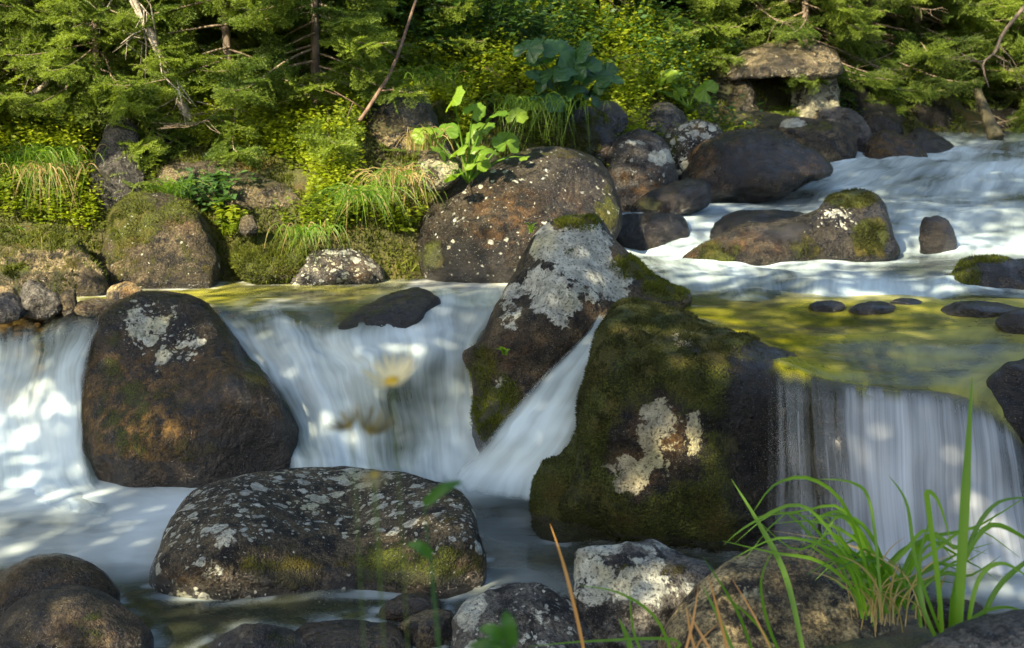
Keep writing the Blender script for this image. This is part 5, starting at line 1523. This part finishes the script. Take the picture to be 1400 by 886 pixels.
wood('fallen_branch', [(300, 30, 8.8), (270, 60, 8.6), (235, 95, 8.5), (190, 130, 8.3)], [.012, .012, .010, .006], 'thin bare branch slanting below the pale dead trunk', TWIG, 'branch', 12, 6, .35)

# --- pebbles under the shallow water
PEB = rock_mat('pebble_stone', (.05, .035, .018), (.20, .13, .06), rough=.5)
def pebbles(n, box, zf, seed, name, size=(.015, .05)):
    r = np.random.default_rng(seed)
    mb = MB()
    th = np.arange(8) * math.pi / 4
    for _ in range(n):
        x, y = r.uniform(*box[0]), r.uniform(*box[1])
        s = r.uniform(*size) * np.array([1, r.uniform(.6, 1), r.uniform(.4, .7)])
        c = np.array([x, y, gz(x, y) + s[2] * .3])
        a = r.uniform(0, 6.28)
        R = np.array([[math.cos(a), -math.sin(a), 0], [math.sin(a), math.cos(a), 0], [0, 0, 1]])
        V = [[0, 0, 1]]
        for zc, rr in ((.75, .62), (.2, .98), (-.4, .85)):
            V += [[rr * math.cos(t) * r.uniform(.85, 1.1), rr * math.sin(t) * r.uniform(.85, 1.1), zc] for t in th]
        V += [[0, 0, -.9]]
        V = (np.array(V) * s) @ R.T + c
        k = np.arange(8); k1 = (k + 1) % 8
        q = np.vstack([np.stack([1 + k + 8 * j, 9 + k + 8 * j, 9 + k1 + 8 * j, 1 + k1 + 8 * j], -1) for j in (0, 1)])
        t_ = np.vstack([np.stack([0 * k, 1 + k, 1 + k1], -1), np.stack([0 * k + 25, 17 + k1, 17 + k], -1)])
        mb.add(V, [q, t_])
    o = mb.build(name, PEB)
    return tag(o, kind='stuff')
pebbles(420, ((-1.7, .9), (3.3, 4.15)), None, 1, 'pebbles')
pebbles(160, ((-2.7, -1.4), (6.0, 6.9)), None, 2, 'shore_gravel', (.02, .06))

# --- unseen trees added as sun blockers; crowns are thinned where sun spots should land
HOLES = [  # u, v, depth, radius, share of leaves kept
    (900, 425, 5.0, .25, .4), (660, 40, 10.2, 1.6, .1), (150, 100, 9.0, 1.9, .06), (480, 80, 9.5, 1.5, .12), (900, 40, 11.5, 1.2, .3), (1250, 60, 12.5, 1.5, .3), (300, 250, 7.4, .6, .15), (560, 260, 7.2, .5, .2), (60, 190, 7.6, .55, .15), (60, 320, 6.9, .35, .25), (225, 130, 8.3, .7, .35), (400, 140, 8.6, .7, .5), (380, 200, 7.6, .3, .15), (500, 285, 6.95, .35, .05), (610, 180, 7.15, .26, .0), (690, 190, 7.1, .16, .0),
    (560, 60, 9.6, .9, .45), (700, 30, 10.5, .9, .45), (870, 50, 11.2, .9, .4), (1115, 130, 11.2, .32, .0), (1060, 60, 11.4, .7, .2), (1250, 50, 12.5, 1.0, .4), (1370, 50, 12.8, .8, .3), (950, 120, 10.2, .3, .1),
    (315, 750, 4.05, .12, 0.), (300, 775, 4.1, .10, .05), (520, 715, 4.1, .16, .05), (590, 700, 4.1, .12, .2), (600, 775, 4.02, .08, .2), (460, 690, 4.2, .10, .3), (430, 645, 4.35, .05, .1),
    (210, 440, 5.5, .12, .3), (300, 500, 5.2, .12, .1), (175, 560, 5.2, .2, .3), (370, 510, 5.4, .05, .2), (800, 385, 5.25, .065, 0.), (905, 580, 4.45, .10, 0.), (860, 650, 4.5, .08, .15), (930, 690, 4.5, .05, .2),
    (30, 550, 5.6, .17, .3), (1100, 440, 5.3, .6, .25), (400, 395, 6.4, .3, .4), (1380, 745, 4.25, .22, .05), (1180, 590, 4.45, .14, .25), (1290, 600, 4.4, .14, .35), (850, 785, 3.45, .12, .1), (1020, 800, 3.1, .22, .15), (1180, 720, 3.0, .35, .15), (1310, 700, 2.7, .25, .2),
    (120, 790, 3.75, .10, .3), (60, 840, 3.65, .12, .35), (170, 860, 3.65, .06, .2), (210, 310, 6.75, .28, .25), (170, 390, 6.3, .2, .1), (100, 400, 6.1, .2, .3), (340, 305, 6.95, .08, 0), (350, 350, 6.8, .15, .25), (160, 180, 7.2, .10, 0.), (350, 260, 7.1, .25, .5),
    (700, 260, 6.7, .12, .3), (640, 300, 6.6, .12, .4), (905, 215, 8.2, .06, 0.), (870, 250, 8.2, .08, .2), (960, 180, 9.0, .15, .3), (1160, 265, 6.95, .06, .3), (1000, 455, 4.95, .2, .35), (640, 625, 5.35, .10, .3), (620, 520, 5.6, .07, .3), (300, 680, 4.9, .2, .6), (1150, 165, 10.6, .2, .3), (380, 440, 5.85, .12, .5)]
LEAFC = leaf_mat('shade_canopy_leaves', (.035, .075, .012), (.08, .14, .02), .35)
HP = np.array([P(u, v, d) for u, v, d, _, _ in HOLES])
HR = np.array([h[3] for h in HOLES]); HK = np.array([h[4] for h in HOLES])


def shade_tree(foot, centre, R, nclump, label, seed, per=70, leaf=.055):
    r = np.random.default_rng(seed)
    foot = np.array([foot[0], foot[1], gz(*foot) - .1]); centre = np.array(centre, float)
    e = empty('added_shade_tree', tuple(foot))
    tk, lb = MB(), MB()
    s = np.linspace(0, 1, 8)[:, None]
    top = centre + np.array([0, 0, R[2] * .5])
    tp = foot + (top - foot) * s + np.array([.1, .05, 0]) * np.sin(s * 5)
    tk.tube(tp, np.linspace(.20, .05, 8), 10)
    cs = r.normal(size=(nclump, 3)); cs /= np.linalg.norm(cs, axis=1)[:, None]
    cs = centre + cs * (r.random((nclump, 1)) ** .4) * np.array(R)
    for c in cs[::3]:
        b = tp[4] + (tp[7] - tp[4]) * r.random()
        lb.tube([b, (b + c) / 2 + np.array([0, 0, .15]), c], [.035, .02, .006], 5, cap=False)
    n = nclump * per
    p = np.repeat(cs, per, 0) + r.normal(size=(n, 3)) * np.array([.26, .26, .13])
    rel = p[:, None] - HP[None]
    t = rel @ SUN
    dist = np.linalg.norm(rel - t[..., None] * SUN, axis=-1)
    rnd = r.random((n, 1))
    drop = ((dist < HR[None]) & (rnd > HK[None])).any(1)
    p = p[~drop]; n = len(p)
    a = r.normal(size=(n, 3)); a[:, 2] *= .4; a /= np.linalg.norm(a, axis=1)[:, None]
    b = np.cross(a, r.normal(size=(n, 3)) * .5 + np.array([0, 0, 1.])); b /= np.linalg.norm(b, axis=1)[:, None]
    l = leaf * r.uniform(.7, 1.3, (n, 1))
    V = np.stack([p - a * l, p + b * l * .6, p + a * l, p - b * l * .6], 1).reshape(-1, 3)
    tk.build('trunk', BARK, e)
    lb.build('limbs', BARK, e)
    mesh_np('crown', V, [np.arange(len(V)).reshape(-1, 4)], LEAFC, e, {'tint': np.repeat(r.random(n), 4)}, smooth=False)
    return tag(e, label, 'tree')


for k, (ft, ce, R, nc) in enumerate([((-5.5, .2), (-4.2, .3, 4.9), (2.6, 2.2, 1.0), 260), ((-1.6, -2.6), (-1.6, -.1, 5.3), (2.2, 2.2, .9), 250),
                                     ((-6.0, 6.6), (-2.2, 3.8, 7.0), (2.4, 2.2, 1.0), 150), ((-3.4, -3.4), (-2.8, -1.7, 4.9), (2.2, 1.6, .9), 150), ((-6.5, 8.6), (-.4, 4.8, 7.4), (2.0, 2.2, .9), 210)]):
    t_ = shade_tree(ft, ce, R, nc, 'added tree out of view, crown thinned to dapple the stream with shade', 100 + k)
    t_['group'] = 'added trees shading the stream'
